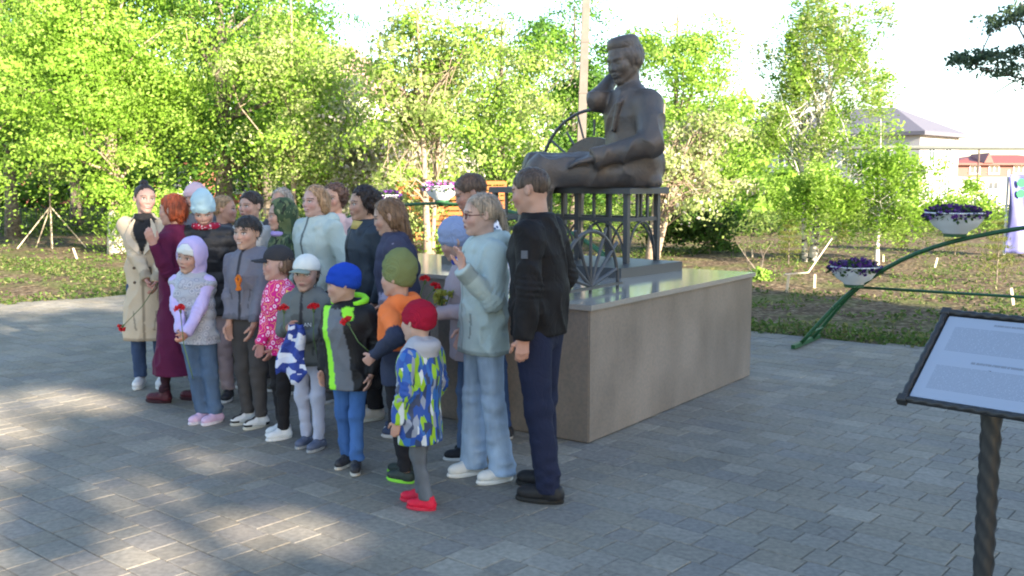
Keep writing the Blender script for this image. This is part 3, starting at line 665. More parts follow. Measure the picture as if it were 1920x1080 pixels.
inview = (np.abs(XY[:, 0]) < XY[:, 1] * .52) & (XY[:, 1] > 4.2); order = np.argsort(np.where(inview, np.hypot(XY[:, 0], XY[:, 1]), 99)); near = set(order[:300].tolist())
M_PV1 = paver_mat(False); M_PV2 = paver_mat(True); pm = {}
rest = MB()
for i, ((t, c, ln), (x, y)) in enumerate(zip(A, XY)):
    dz = random.uniform(-.0015, .0015); h = (ln / 2 - .0022, W_ / 2 - .0022, .012)
    if i in near:
        if ln not in pm: b_ = MB().box((0, 0, -.012), h, bev=.0035); o = b_.build('paver', M_PV1, pavement); pm[ln] = o.data
        else: o = link('paver', pm[ln], pavement)
        o.location = (x, y, dz); o.rotation_euler = (0, 0, ang)
    else: rest.box((x, y, -.012 + dz), h, Rp, bev=.0035 if y < 9 else 0)
tag(rest.build('pavers', M_PV2, pavement), kind='stuff')
# ------------------------------------------------------------------ leaves, trees
M_BARK = mat('bark', (.10, .078, .06), .95, noise=.35, nscale=12, bump=1, bscale=25, tint=(.2, .17, .13))
M_PALEBARK = mat('pale_bark', (.30, .23, .17), .9, noise=.3, nscale=10, bump=.8, bscale=25)
M_LIME = mat('lime_wash', (.62, .56, .46), .9, noise=.2, nscale=9, bump=.4)
M_LEAF = mat('leaf', attr='Col', rough=.55, noise=0, spec=.25, trans=.48)
def birch_mat():
    m, N, L, b = _nodes('birch_bark'); tc = N.new('ShaderNodeTexCoord'); mp = N.new('ShaderNodeMapping'); mp.inputs['Scale'].default_value = (3, 3, 9); L.new(tc.outputs['Object'], mp.inputs[0])
    t = N.new('ShaderNodeTexNoise'); t.inputs['Scale'].default_value = 2.2; t.inputs['Detail'].default_value = 4; L.new(mp.outputs[0], t.inputs[0]); r = N.new('ShaderNodeValToRGB'); L.new(t.outputs[0], r.inputs[0])
    r.color_ramp.elements[0].position = .38; r.color_ramp.elements[0].color = (.03, .027, .025, 1); r.color_ramp.elements[1].position = .46; r.color_ramp.elements[1].color = (.62, .58, .53, 1)
    L.new(r.outputs[0], b.inputs[0]); b.inputs['Roughness'].default_value = .8; return m
M_BIRCH = birch_mat()
def leaf_mesh(name, pos, size, col, aspect=.62, droop=0, mats=None, nrm=None):
    n = len(pos); u = RNG.normal(size=(n, 3)); u[:, 2] = u[:, 2] * .6 - droop
    if nrm is not None: nrm = nrm / (np.linalg.norm(nrm, axis=1)[:, None] + 1e-6) + RNG.normal(size=(n, 3)) * .24; nrm /= np.linalg.norm(nrm, axis=1)[:, None]; u -= nrm * (u * nrm).sum(1)[:, None]
    u /= np.linalg.norm(u, axis=1)[:, None]; v = RNG.normal(size=(n, 3)) if nrm is None else np.cross(nrm, u); v -= u * (u * v).sum(1)[:, None]; v /= np.linalg.norm(v, axis=1)[:, None]
    sz = size * RNG.uniform(.75, 1.35, (n, 1)); V = np.stack([pos - u * sz * .5, pos + v * sz * aspect * .5 + u * sz * .08, pos + u * sz * .5, pos - v * sz * aspect * .5 + u * sz * .08], 1).reshape(-1, 3)
    F = np.arange(4 * n, dtype=np.int32).reshape(-1, 4); return new_mesh(name, V, F, mats or [M_LEAF], False, np.repeat(col, 4, 0))
def crown_points(lobes, nclump, per, sig, droop=0):
    vol = np.array([l[3] * l[4] * l[5] for l in lobes]) ** .75; k = RNG.choice(len(lobes), nclump, p=vol / vol.sum()); Lb = np.array(lobes)[k]
    d = RNG.normal(size=(nclump, 3)); d /= np.linalg.norm(d, axis=1)[:, None]; r = RNG.random(nclump) ** .42 * (1 + .12 * RNG.normal(size=nclump))
    nb_ = max(3, nclump // (3 if droop or sig < .08 else 9)); bi_ = RNG.integers(0, nb_, nclump); ki = k[:nb_][bi_]; Lb = np.array(lobes)[ki]; C = Lb[:, :3] + (d[:nb_] * r[:nb_, None])[bi_] * Lb[:, 3:6] + RNG.normal(size=(nclump, 3)) * Lb[:, 3:6].mean(1)[:, None] * [.20, .20, .085]; jit = RNG.normal(size=(nclump, per, 3)) * sig * (.6 + .8 * RNG.random((nclump, 1, 1))); jit[..., :2] *= 1.25; rad_ = (C - Lb[:, :3])[:, None]; rl_ = np.hypot(rad_[..., 0], rad_[..., 1]) + .01; out_ = (jit[..., 0] * rad_[..., 0] + jit[..., 1] * rad_[..., 1]) / rl_; jit[..., 2] = jit[..., 2] * .38 - .35 * out_ - .9 * (jit[..., 0] ** 2 + jit[..., 1] ** 2)
    if droop: dz = RNG.random((nclump, per)) * droop; jit[..., 2] -= dz; jit[..., :2] *= .55
    P = C[:, None] + jit; P[..., 2] = np.maximum(P[..., 2], .06); return C, P, (jit + [0, 0, sig * .5]) / sig + (C - Lb[:, :3])[:, None] * .5
GAPS = [((70, 725), (245, 778), .13), ((-60, 735), (70, 800), .22), ((-40, 790), (115, 830), .13), ((185, 890), (350, 965), .11), ((300, 985), (560, 1052), .22), ((470, 950), (700, 1045), .10), ((340, 842), (440, 885), .07), ((-20, 880), (60, 902), .09), ((15, 616), (60, 626), .07), ((150, 1050), (420, 1110), .12), ((-60, 930), (30, 960), .06)]
def gap_mask(P):
    """leaves whose shadow would fall on the sunny spots of the paving are missing from the crowns"""
    g = P[:, :2] + SD / np.linalg.norm(SD) * (P[:, 2] / math.tan(R_(SUN_EL)))[:, None]; m = np.zeros(len(P), bool)
    for a, b, w_ in GAPS:
        a = atz(*a, 0)[:2]; b = atz(*b, 0)[:2]; c = (a + b) / 2; d = b - a; L_ = np.linalg.norm(d) / 2; d = d / (2 * L_); q = g - c
        m |= ((q @ d) / L_) ** 2 + ((q @ np.array([-d[1], d[0]])) / (w_ * 1.25 + .13)) ** 2 < 1
    return m
def tree(name, label, x, y, h, lobes, nclump, per, leaf, cols, tr=.14, sig=.22, bark=None, stems=1, droop=0, group=None, limbs=14, blossom=0, wash=0, lean=(0, 0), aspect=.62, cat='tree', spread=.25, z0=None, gaps=False):
    root = tag(empty(name, (x, y, float(ground_z(x, y)))), label, cat, group); bark = bark or M_BARK
    C, P, NR = crown_points(lobes, nclump, per, sig, droop); cols = np.array(cols); ci = RNG.integers(0, len(cols), nclump); col = np.repeat(cols[ci][:, None], per, 1) * RNG.uniform(.92, 1.08, (nclump, per, 1))
    if blossom:
        m = RNG.random((nclump, per)) < blossom * (.3 + 1.4 * RNG.random((nclump, 1))); col[m] = (.62, .56, .52)
    P = P.reshape(-1, 3); NR = NR.reshape(-1, 3); col = col.reshape(-1, 3)
    if gaps: k_ = ~gap_mask(P + np.array(root.location)); P = P[k_]; NR = NR[k_]; col = col[k_]
    link('crown', leaf_mesh('crown', P, leaf, col, aspect, droop * .8, nrm=NR), root)
    for sidx in range(stems):
        a = sidx * 2.4 + x; sx, sy = (math.cos(a) * spread, math.sin(a) * spread) if stems > 1 else (0, 0)
        top = np.array([lean[0] + sx * 3, lean[1] + sy * 3, h * (.92 if sidx == 0 else .75)])
        ts = np.linspace(0, 1, 9); base = np.array([sx * .5, sy * .5, -.1]); wob = np.cumsum(RNG.normal(size=(9, 3)) * [.05, .05, 0], 0) * (tr * 4)
        pts = base + (top - base) * ts[:, None] + wob * ts[:, None]; tr_ = tr * (1 if sidx == 0 else .7)
        rad = tr_ * (1 - ts * .85); rad[0] *= 1.35
        t = MB().tube(pts, rad, 9); link_ = t.build('trunk', bark, root, True)
        if wash and sidx == 0: k = [p for p in pts if p[2] < wash + .4][:4]; q = MB().tube([pts[0], pts[0] * .5 + pts[1] * .5, pts[1] + (pts[2] - pts[1]) * .1], [rad[0] * 1.04, rad[0] * .9, rad[1] * 1.04], 9); q.build('lime_wash', M_LIME, root, True)
        b_ = MB(); sel = RNG.choice(nclump, min(limbs, nclump), replace=False)
        for j in sel:
            e = C[j]; zt = np.clip(e[2] * RNG.uniform(.45, .8), h * .12, h * .85); k = np.interp(zt, pts[:, 2], np.arange(9)); i0 = int(k); st = pts[i0] + (pts[min(i0 + 1, 8)] - pts[i0]) * (k - i0)
            tt = np.linspace(0, 1, 6)[:, None]; mid = (st + e) / 2 + RNG.normal(size=3) * .15 * np.linalg.norm(e - st) * [1, 1, .5] + [0, 0, .1 * np.linalg.norm(e - st)]
            pp = st * (1 - tt) ** 2 + 2 * mid * tt * (1 - tt) + e * tt ** 2; r0 = max(.012, tr_ * .38 * (1 - zt / h * .6)); b_.tube(pp, np.linspace(r0, .006, 6), 5, False)
            for _ in range(3):
                k2 = RNG.integers(2, 6); e2 = C[RNG.integers(nclump)]; v = e2 - pp[k2]; v = v / (np.linalg.norm(v) + .01) * RNG.uniform(.4, .9); b_.tube([pp[k2], pp[k2] + v * .5 + RNG.normal(size=3) * .06, pp[k2] + v], [.010, .007, .004], 4, False)
        b_.build('branches', bark, root, True)
    return root
def at(px, d): return (px - 960) / 1861.0 * d
LIMEC = [(.23, .39, .045), (.27, .44, .065), (.18, .33, .035), (.32, .47, .10)]; MIDC = [(.10, .22, .03), (.14, .29, .04), (.06, .15, .022)]
PALEC = [(.32, .40, .13), (.36, .42, .17), (.25, .34, .09), (.40, .42, .25)]; DARKC = [(.05, .10, .02), (.07, .13, .025), (.035, .07, .018)]
G1 = 'leafy trees beyond the garden'
tree('broadleaf_tree', 'tall bright green tree with whitewashed trunk beside the woman in beige', at(214, 23.5), 23.5, 8.5, [(0, 0, 5, 2.6, 2, 2.6), (-1.0, -.6, 3.0, 1.7, 1.4, 1.4), (.7, -.5, 2.2, 1.4, 1.1, 1.3), (-.2, -.8, 1.5, .9, .8, 1.0), (-.9, -.9, 4.4, 1.3, 1, 1)], 430, 120, .088, LIMEC, .17, .31, M_PALEBARK, wash=1, group=G1, limbs=20)
tree('broadleaf_tree', 'tall dark trunked tree at the left edge behind the staked sapling', at(20, 29), 29, 10, [(0, 0, 6, 3.2, 2.5, 3.2), (.8, -.8, 3.8, 2.4, 1.5, 1.4)], 300, 90, .115, LIMEC + MIDC, .2, .34, group=G1)
tree('broadleaf_tree', 'broad tree with thick dark trunk above the group', at(420, 27), 27, 10, [(0, 0, 6, 3.0, 2.4, 3.0), (-.9, -1, 3.3, 1.7, 1.3, 1.4), (1.2, -.6, 3.4, 1.6, 1.3, 1.4)], 330, 110, .10, LIMEC + MIDC, .27, .32, group=G1, limbs=20)
tree('broadleaf_tree', 'slim pale stemmed tree between the dark trunk and the blossoming tree', at(549, 24), 24, 8, [(0, 0, 4.6, 1.4, 1.2, 2.6), (.3, -.3, 2.4, 1.5, 1, 1.5)], 190, 95, .085, PALEC[:3] + LIMEC[:2], .075, .27, M_PALEBARK, group=G1)
tree('broadleaf_tree', 'bright green tree cut by the left picture edge', at(-60, 21), 21, 8, [(0, 0, 4.6, 2.2, 1.8, 2.6), (.5, -.4, 2.4, 1.3, 1, 1.1)], 170, 105, .088, LIMEC, .13, .30, group=G1)
tree('broadleaf_tree', 'deep green tree filling the gap behind the whitewashed trunk', at(140, 34), 34, 10, [(0, 0, 5.6, 3.6, 2.4, 3.6)], 380, 40, .19, MIDC, .2, .34, group=G1)
tree('broadleaf_tree', 'deep green tree behind the thick dark trunk', at(500, 35), 35, 9.5, [(0, 0, 5.4, 3.6, 2.4, 3.3)], 360, 40, .19, MIDC + LIMEC[:1], .2, .34, group=G1)
tree('apple_tree', 'apple tree covered with white blossom left of the tall airy tree', at(700, 25), 25, 4.3, [(0, 0, 2.7, 1.5, 1.2, 1.5), (.9, .2, 1.9, 1.3, 1, 1.1), (-.8, 0, 1.9, 1.1, 1, 1.1)], 420, 44, .10, PALEC, .09, .2, blossom=.42, stems=2)
tree('birch_tree', 'tall airy tree with pale twin stems behind the white flower bowl', at(803, 21.5), 21.5, 6.6, [(.2, 0, 4.5, 1.2, 1.0, 1.7), (.0, 0, 2.8, 1.5, 1, 1.3), (-.5, 0, 4.0, .8, .8, 1.2)], 330, 40, .095, PALEC[:3] + LIMEC[:2], .085, .2, M_PALEBARK, stems=2, spread=.14, limbs=22)
tree('broadleaf_tree', 'rounded yellow green tree left of the utility pole', at(935, 27), 27, 6.8, [(0, 0, 4.5, 1.9, 1.6, 2.2), (.3, -.3, 2.2, 1.7, 1.2, 1.5)], 250, 100, .092, LIMEC + PALEC[:2], .12, .29, group=G1, blossom=.05)
tree('broadleaf_tree', 'darker green tree right behind the utility pole', at(1075, 31), 31, 7.6, [(0, 0, 5.2, 1.8, 1.5, 2.2), (.2, -.3, 2.4, 2.1, 1.2, 1.5)], 230, 90, .11, MIDC, .14, .32, group=G1)
tree('broadleaf_tree', 'rounded bright green tree behind the head of the statue', at(1265, 31), 31, 7.6, [(0, 0, 5.2, 2.2, 1.8, 2.3), (-.6, -.3, 3.0, 1.9, 1.3, 1.6), (1, -.2, 3.0, 1.6, 1.2, 1.5)], 280, 100, .10, LIMEC, .16, .31, group=G1)
tree('apple_tree', 'pale bushy apple tree with bare lower twigs right of the statue', at(1226, 21), 21, 3.6, [(.9, 0, 2.5, 1.0, .9, 1.0), (.3, 0, 2.1, 1.0, .8, 1.1), (1.2, -.2, 1.6, .8, .7, .7)], 210, 40, .085, PALEC, .11, .17, M_PALEBARK, blossom=.10, stems=3, spread=.10, limbs=20, lean=(.5, 0))
tree('birch_tree', 'tall weeping birch with white trunks in the right half', at(1522, 21), 21, 6.8, [(.2, 0, 5.0, 1.0, .8, 1.4), (.85, 0, 4.0, .95, .7, 1.1), (-.5, 0, 3.8, .75, .6, 1.2), (.4, -.2, 2.8, 1.2, .8, .8), (1.5, -.1, 3.7, .55, .5, .5), (-.9, 0, 2.9, .6, .5, .6)], 420, 60, .072, LIMEC + PALEC[:2], .085, .14, M_BIRCH, stems=2, spread=.16, droop=.5, limbs=26, aspect=.7)
tree('birch_tree', 'young low birch spreading in front of the pale house', at(1650, 20), 20, 3.2, [(0, 0, 1.6, 1.3, .8, .8), (1.2, 0, 1.5, .9, .6, .5), (-1.2, 0, 1.6, .9, .6, .8), (.1, 0, 2.3, .7, .5, .5), (2.0, 0, 1.5, .5, .4, .35)], 340, 60, .072, LIMEC, .05, .15, M_BIRCH, droop=.35, limbs=16)
tree('shrub', 'dense dark green shrub at the foot of the pale apple tree', at(1330, 23), 23, 1.1, [(0, 0, .6, 1.3, .7, .5), (-.9, .2, .9, .6, .5, .5)], 170, 40, .09, DARKC + MIDC[:1], .05, .16, cat='shrub')
tree('shrub', 'leafy shrub in front of the left end of the orange screen', at(772, 21.8), 21.8, 1.5, [(0, 0, .9, .45, .3, .6)], 60, 36, .08, PALEC[:3], .03, .13, cat='shrub', limbs=8)
tree('shrub', 'leafy shrub in front of the middle of the orange screen', at(862, 21.8), 21.8, 1.2, [(0, 0, .55, .5, .3, .5)], 60, 36, .08, LIMEC, .03, .13, cat='shrub', limbs=8)
tree('shrub', 'low bright green shrub at the far end of the plinth', at(1432, 16.5), 16.5, .4, [(0, 0, .16, .2, .2, .16)], 30, 22, .06, LIMEC, .012, .05, cat='shrub', limbs=5)
for i, (px, d, hh, rr, lb) in enumerate([(-40, 46, 7, 5, 'far dark tree behind the left edge trees'), (300, 48, 7.5, 5, 'far dark tree between the left trunks'), (610, 50, 5.2, 4.5, 'far tree under the pink gable'), (850, 46, 5.2, 4.5, 'far tree behind the airy twin stemmed tree'), (1080, 48, 6, 4.5, 'far tree behind the utility pole'), (1330, 50, 6, 4, 'far tree behind the pale apple tree'), (1480, 42, 2.2, 2.2, 'far low tree left behind the birch trunks')]):
    tree('broadleaf_tree', lb, at(px, d), d, hh, [(0, 0, hh * .52, rr, 2.2, hh * .5)], 210, 40, .30, MIDC + DARKC[:1] if i < 5 else LIMEC, .2, .5, group='far trees closing the view', limbs=8)
tree('broadleaf_tree', 'tree past the right edge reaching dark leafy twigs into the sky', 7.2, 10.6, 5.5, [(-1.95, .1, 3.42, .34, .2, .09), (-1.75, .1, 3.5, .25, .2, .09), (-2.3, 0, 3.0, .32, .2, .07), (-1.95, 0, 2.88, .30, .2, .07), (-1.8, .1, 3.1, .25, .2, .04), (-1.5, 0, 2.83, .3, .2, .06), (-1.1, 0, 3.2, .35, .3, .3)], 420, 10, .045, [(.09, .14, .07), (.06, .10, .06)], .09, .05, limbs=14)
# the trees and the house behind the camera that throw the shade over the square
def behind(p, q): return tuple(SP * p + SD * q)
SHG = 'tall trees behind the onlookers shading the square'
SHC = [(.07, .13, .025), (.05, .10, .02)]
for p, q, lobes, n, lb in [(3.6, -9, [(0, 0, 5.4, 1.15, 1.5, 3.2)], 330, 'dense tree over the camera side of the square'),
                           (5.6, -9.6, [(0, 0, 5.2, 1.6, 1.6, 3.5)], 380, 'dense tree beside the shading house'),
                           (1.75, -9.4, [(0, 0, 7.9, 1.5, 1.4, 1.2), (.4, 0, 5.2, 1.2, 1.2, 1.3)], 200, 'thin crowned tree letting sun patches through'),
                           (-.3, -9, [(0, 0, 6.0, 1.5, 1.6, 2.6)], 170, 'tree left of the thin crowned tree'),
                           (-3.6, -9.5, [(0, 0, 5.6, 2.2, 2, 3)], 200, 'tree farthest behind the camera')]:
    x, y = behind(p, q); tree('broadleaf_tree', lb, x, y, 8.2, lobes, n, 24, .26, SHC, .16, .30, group=SHG, limbs=6, gaps=True)
M_WALLB = mat('plaster', (.5, .46, .38), .9, noise=.1, nscale=2); M_ROOFB = mat('roof_sheet', (.16, .1, .09), .6)
bx0, by0 = behind(8.7 + .35, -13.5); hr = math.atan2(SP[1], SP[0])
hb = tag(empty('house', (bx0, by0, -.1), hr), 'two storey house standing behind the camera', 'house')
MB().box((0, 0, 4.3), (3.95, 4, 4.3)).build('wall', M_WALLB, hb)
MB().add([(-4.2, -4.3, 8.6), (4.0, -4.3, 8.6), (4.0, 4.3, 8.6), (-4.2, 4.3, 8.6), (-2.5, 0, 9.6), (2.3, 0, 9.6)], [[0, 1, 5, 4], [2, 3, 4, 5], [1, 2, 5], [3, 0, 4], [3, 2, 1, 0]]).build('roof', M_ROOFB, hb)
# ------------------------------------------------------------------ ground cover
def inf(x, y): return inside_plaza(x, y)
n = 60000; d = 9 + 22 * RNG.random(n) ** 1.3; px = RNG.uniform(-120, 2040, n); x = at(px, d); k = ~inf(x, d + .05); x = x[k]; d = d[k]
m_ = vnoise(np.stack([x * .9, d * .9, x * 0], 1)); nearedge = np.zeros(len(x))
for (ax_, ay_), (bx_, by_) in (((-4.3, 15.7), (12.3, 4.36)), ((-16, 5.4), (-4.3, 15.7))):
    e = np.array([bx_ - ax_, by_ - ay_]); e /= np.linalg.norm(e); nearedge = np.maximum(nearedge, np.abs((x - ax_) * e[1] - (d - ay_) * e[0]) < .55 + .35 * m_)
k = RNG.random(len(x)) < np.clip((m_ - .38) * .55, .012, 1) + .55 * nearedge; x = x[k]; d = d[k]; ne = nearedge[k]
rep = 4; x = np.repeat(x, rep) + RNG.normal(size=len(x) * rep) * .03; d = np.repeat(d, rep) + RNG.normal(size=len(d) * rep) * .03; ne = np.repeat(ne, rep)
zz = ground_z(x, d) + .01 + RNG.random(len(x)) ** 2 * (.05 + .06 * ne); colr = np.where(RNG.random((len(x), 1)) < .3, [[.20, .20, .08]], [[.09, .15, .03]]) * RNG.uniform(.6, 1.4, (len(x), 1))
tag(link('weeds', leaf_mesh('weeds', np.stack([x, d, zz], 1), .062, colr, .45, -.5)), 'patchy low weeds and grass on the garden soil', kind='stuff')
n = 9000; d = 30 + 26 * RNG.random(n); x = at(RNG.uniform(-50, 2000, n), d); x = np.repeat(x, 5) + RNG.normal(size=n * 5) * .15; d = np.repeat(d, 5); zz = ground_z(x, d) + RNG.random(n * 5) * .55 * (vnoise(np.stack([x * .5, d * .5, x * 0], 1)) > .42)
tag(link('undergrowth', leaf_mesh('undergrowth', np.stack([x, d, zz], 1), .17, np.where(RNG.random((n * 5, 1)) < .5, [[.16, .22, .05]], [[.09, .15, .03]]) * RNG.uniform(.7, 1.3, (n * 5, 1)), .5, -.3)), 'rough green undergrowth in the distance', kind='stuff')
# ------------------------------------------------------------------ far buildings
M_LAV = mat('pale_plaster', (.42, .40, .41), .85, noise=.06, nscale=.5); M_LROOF = mat('grey_metal_roof', (.12, .115, .14), .6); M_CREAM = mat('cream_plaster', (.62, .58, .48), .85, noise=.06, nscale=.5)
M_RED = mat('red_metal_roof', (.22, .065, .05), .55); M_BRICK = mat('brown_brick', (.25, .12, .10), .9, noise=.15, nscale=3); M_GLASSW = mat('window_glass', (.06, .08, .10), .1, spec=.6); M_WHITE = mat('white_paint', (.75, .75, .74), .5)
def window(par, c, w, h, axis_, out):
    f = empty('window'); f.parent = par; f.location = c
    ex = np.array([1, 0, 0]) if axis_ == 'x' else np.array([0, 1, 0]); o = np.array(out, float)
    m = MB()
    for s_, l in ((-1, w), (1, w)): m.box(np.array([0, 0, s_ * h / 2]) + o * .04, np.abs(ex) * (w / 2 + .08) + np.abs(o) * .07 + [0, 0, .07])
    for s_ in (-1, 0, 1): m.box(ex * s_ * w / 2 + o * .037, np.abs(ex) * .07 + np.abs(o) * .065 + [0, 0, h / 2 - .071])
    m.build('frame', M_WHITE, f); MB().box(o * .01, np.abs(ex) * (w / 2) + np.abs(o) * .02 + [0, 0, h / 2]).build('pane', M_GLASSW, f); return f
def hip_roof(x0, x1, y0, y1, z0, z1, ov=.6):
    xa, xb, ya, yb = x0 - ov, x1 + ov, y0 - ov, y1 + ov; ym = (ya + yb) / 2; k = min((yb - ya) / 2, (xb - xa) / 2 - .1)
    return MB().add([(xa, ya, z0), (xb, ya, z0), (xb, yb, z0), (xa, yb, z0), (xa + k, ym, z1), (xb - k, ym, z1), (xa, ya, z0 - .3), (xb, ya, z0 - .3), (xb, yb, z0 - .3), (xa, yb, z0 - .3)],
                    [[0, 1, 5, 4], [2, 3, 4, 5], [1, 2, 5], [3, 0, 4], [6, 7, 1, 0], [7, 8, 2, 1], [8, 9, 3, 2], [9, 6, 0, 3], [9, 8, 7, 6]])
gz = float(ground_z(0, 80)); hA = tag(empty('house', (at(1722, 80), 80, gz), R_(-45)), 'pale two storey house with grey hipped roof beyond the birch', 'house')
e0 = 1.7 + 89 * 80 / 1861 - gz
MB().box((-10, 4, e0 / 2), (10, 4, e0 / 2)).build('wall', M_LAV, hA); hip_roof(-20, 0, 0, 8, e0, e0 + 2.3).build('roof', M_LROOF, hA)
for xx in (-15, -12, -9, -6, -3):
    for zz_ in (e0 * .3, e0 * .72): window(hA, (xx, 0, zz_), 1.3, 1.5, 'x', (0, -1, 0))
for yy in (2.2, 5.6):
    for zz_ in (e0 * .3, e0 * .72): window(hA, (0, yy, zz_), 1.3, 1.5, 'y', (1, 0, 0))
gz = float(ground_z(0, 150)); hB = tag(empty('house', (at(1788, 150), 150, gz)), 'long cream apartment house with red roof at the right edge', 'house'); s_ = 150 / 1861.
zt = lambda yy: 1.7 + (336 - yy) * s_ - gz
Lx = 230 * s_
MB().box((Lx / 2, 6, zt(332) / 2), (Lx / 2, 6, zt(332) / 2)).build('wall', M_CREAM, hB); MB().box((Lx / 2, 6, (zt(332) + zt(306)) / 2), (Lx / 2 + .05, 6.05, (zt(306) - zt(332)) / 2)).build('brick_storey', M_BRICK, hB)
hip_roof(0, Lx, 0, 12, zt(306), zt(289), .8).build('roof', M_RED, hB)
MB().add([(50 * s_, -1, zt(306)), (68 * s_, -1, zt(306)), (59 * s_, -1, zt(287)), (59 * s_, 5, zt(288)), (50 * s_, 5, zt(303)), (68 * s_, 5, zt(303))], [[0, 1, 2], [1, 5, 3, 2], [0, 2, 3, 4]]).build('gable', M_RED, hB)
for pxx in (38, 74, 120, 160):
    for yy, hh_ in ((318, 1.25), (348, 1.1), (378, 1.1)): window(hB, (pxx * s_, -.06 if yy < 330 else 0, zt(yy)), 1.5, hh_, 'x', (0, -1, 0))
hC = tag(empty('house', (at(655, 62), 62, float(ground_z(0, 62)))), 'house with steep pinkish gable peeping between the trees', 'house')
MB().box((0, 4, 3.6), (3.5, 4, 3.6)).build('wall', M_CREAM, hC); MB().add([(-3.8, -.3, 7.2), (3.8, -.3, 7.2), (0, -.3, 10.5), (-3.8, 8.3, 7.2), (3.8, 8.3, 7.2), (0, 8.3, 10.5)], [[0, 1, 2], [5, 4, 3], [0, 2, 5, 3], [2, 1, 4, 5], [3, 4, 1, 0]]).build('roof', mat('pink_roof', (.40, .24, .22), .7), hC)
hD = tag(empty('house', (at(230, 52), 52, float(ground_z(0, 52)))), 'long low brick building behind the left trees', 'house')
MB().box((0, 3, 1.6), (11, 3, 1.6)).build('wall', mat('red_brick', (.42, .17, .12), .9, noise=.2, nscale=2), hD); hip_roof(-11, 11, 0, 6, 3.2, 4.8).build('roof', M_LROOF, hD)
for xx in range(-9, 10, 3): window(hD, (xx, 0, 1.7), 1.2, 1.3, 'x', (0, -1, 0))
# pipe on posts
M_PIPE = mat('pipe_lagging', (.13, .14, .13), .6, noise=.2, nscale=2); pp = tag(empty('heating_pipe', (at(1833, 60), 60, float(ground_z(0, 60)))), 'long lagged overhead pipe crossing before the houses on thin posts', 'pipe')
zp = 1.7 + 59 * 60 / 1861 - float(ground_z(0, 60)); t = MB(); t.tube([(-15, 0, zp), (0, 0, zp), (18, 0, zp)], .15, 12); t.build('pipe', M_PIPE, pp, True)
for xx in (-14, -7.2, 0, 6.9, 14): MB().tube([(xx, 0, 0), (xx, 0, zp - .14)], .055, 6).build('post', mat('rusty_post', (.12, .08, .07), .8), pp)
# utility pole
M_CONC = mat('weathered_concrete', (.155, .135, .118), .9, noise=.25, nscale=6, bump=.4, bscale=20)
d_ = 24.0; b0 = np.array([at(1084, d_), d_, -.1]); tp = atd(1108, -260, d_); ct = tag(empty('utility_pole', b0), 'pale tapering concrete utility pole behind the statue', 'pole')
m = MB(); hgt = tp[2] + .1; k0, k1 = .11, .08; v = tp - b0
m.add([(x_ * k0, y_ * k0, 0) for x_, y_ in ((-1, -1), (1, -1), (1, 1), (-1, 1))] + [(v[0] + x_ * k1, y_ * k1, hgt) for x_, y_ in ((-1, -1), (1, -1), (1, 1), (-1, 1))], [[3, 2, 1, 0], [4, 5, 6, 7]] + [[i, (i + 1) % 4, 4 + (i + 1) % 4, 4 + i] for i in range(4)]); m.build('shaft', M_CONC, ct)
for fz in (.2, .42, .55, .66, .74): c = v * fz; MB().box((c[0], 0, c[2]), (.122 - .03 * fz, .122 - .03 * fz, .018)).build('band', M_CONC, ct)
# orange slatted screen
M_WOOD = mat('orange_wood', (.36, .12, .035), .6, noise=.3, nscale=6); sc = tag(empty('slatted_screen', (at(745, 23), 23, 0)), 'orange wooden slatted screen behind the white flower bowl', 'screen')
for i, zc in enumerate(np.arange(.32, 1.62, .118)): MB().box((1.25, 0, zc), (1.25, .015, .042)).build('slat', M_WOOD, sc)
for xx in (0, .83, 1.66, 2.5): MB().box((xx, .05, .82), (.035, .033, .82)).build('post', M_WOOD, sc)
# picket fence far left
M_DARK = mat('dark_paint', (.03, .035, .035), .5); fe = tag(empty('picket_fence', (at(-60, 33), 33, 0)), 'low dark metal picket fence under the left trees', 'fence')
for i in range(60):
    MB().box((i * .17, 0, .42), (.012, .012, .42)).build('picket', M_DARK, fe) if i == 0 else link('picket', PK_, fe, (i * .17, 0, 0))
    if i == 0: PK_ = [o for o in fe.children][0].data
for z_ in (.15, .72): MB().box((5.1, .026, z_), (5.1, .012, .015)).build('rail', M_DARK, fe)
# banner and white post at the right edge
bn = tag(empty('banner', (at(1905, 22), 22, 0)), 'violet blue banner with green marks tied at the right edge', 'banner')
def banner_mat():
    m, N, L, b = _nodes('banner_cloth'); tc = N.new('ShaderNodeTexCoord'); sx = N.new('ShaderNodeSeparateXYZ'); L.new(tc.outputs['Object'], sx.inputs[0]); v = N.new('ShaderNodeTexNoise'); v.inputs['Scale'].default_value = 4; L.new(tc.outputs['Object'], v.inputs[0])
    r = N.new('ShaderNodeValToRGB'); L.new(v.outputs[0], r.inputs[0]); r.color_ramp.elements[0].color = (.07, .075, .28, 1); r.color_ramp.elements[1].color = (.19, .20, .42, 1); L.new(r.outputs[0], b.inputs[0]); b.inputs['Roughness'].default_value = .7; return m
V = []; F = []; nu, nv = 12, 20
for j in range(nv + 1):
    for i in range(nu + 1): u = i / nu; z_ = .05 + 1.75 * j / nv; V.append((-.16 + u * .9 + .05 * math.sin(z_ * 2), .05 * math.sin(u * 14 + z_ * 2.5), z_))
for j in range(nv):
    for i in range(nu): a = j * (nu + 1) + i; F.append([a, a + 1, a + nu + 2, a + nu + 1])
bo = link('cloth', new_mesh('cloth', V, F, [banner_mat()], True), bn); sm = bo.modifiers.new('thick', 'SOLIDIFY'); sm.thickness = .004
for z_ in (1.62, 1.38): MB().lathe([(.001, 0), (.09, 0), (.09, .006), (.001, .006)], n=18).build('green_mark', mat('green_print', (.02, .30, .08), .7), bn).matrix_local = Matrix.Translation((.08, -.075, z_)) @ Matrix.Rotation(R_(90), 4, 'X')
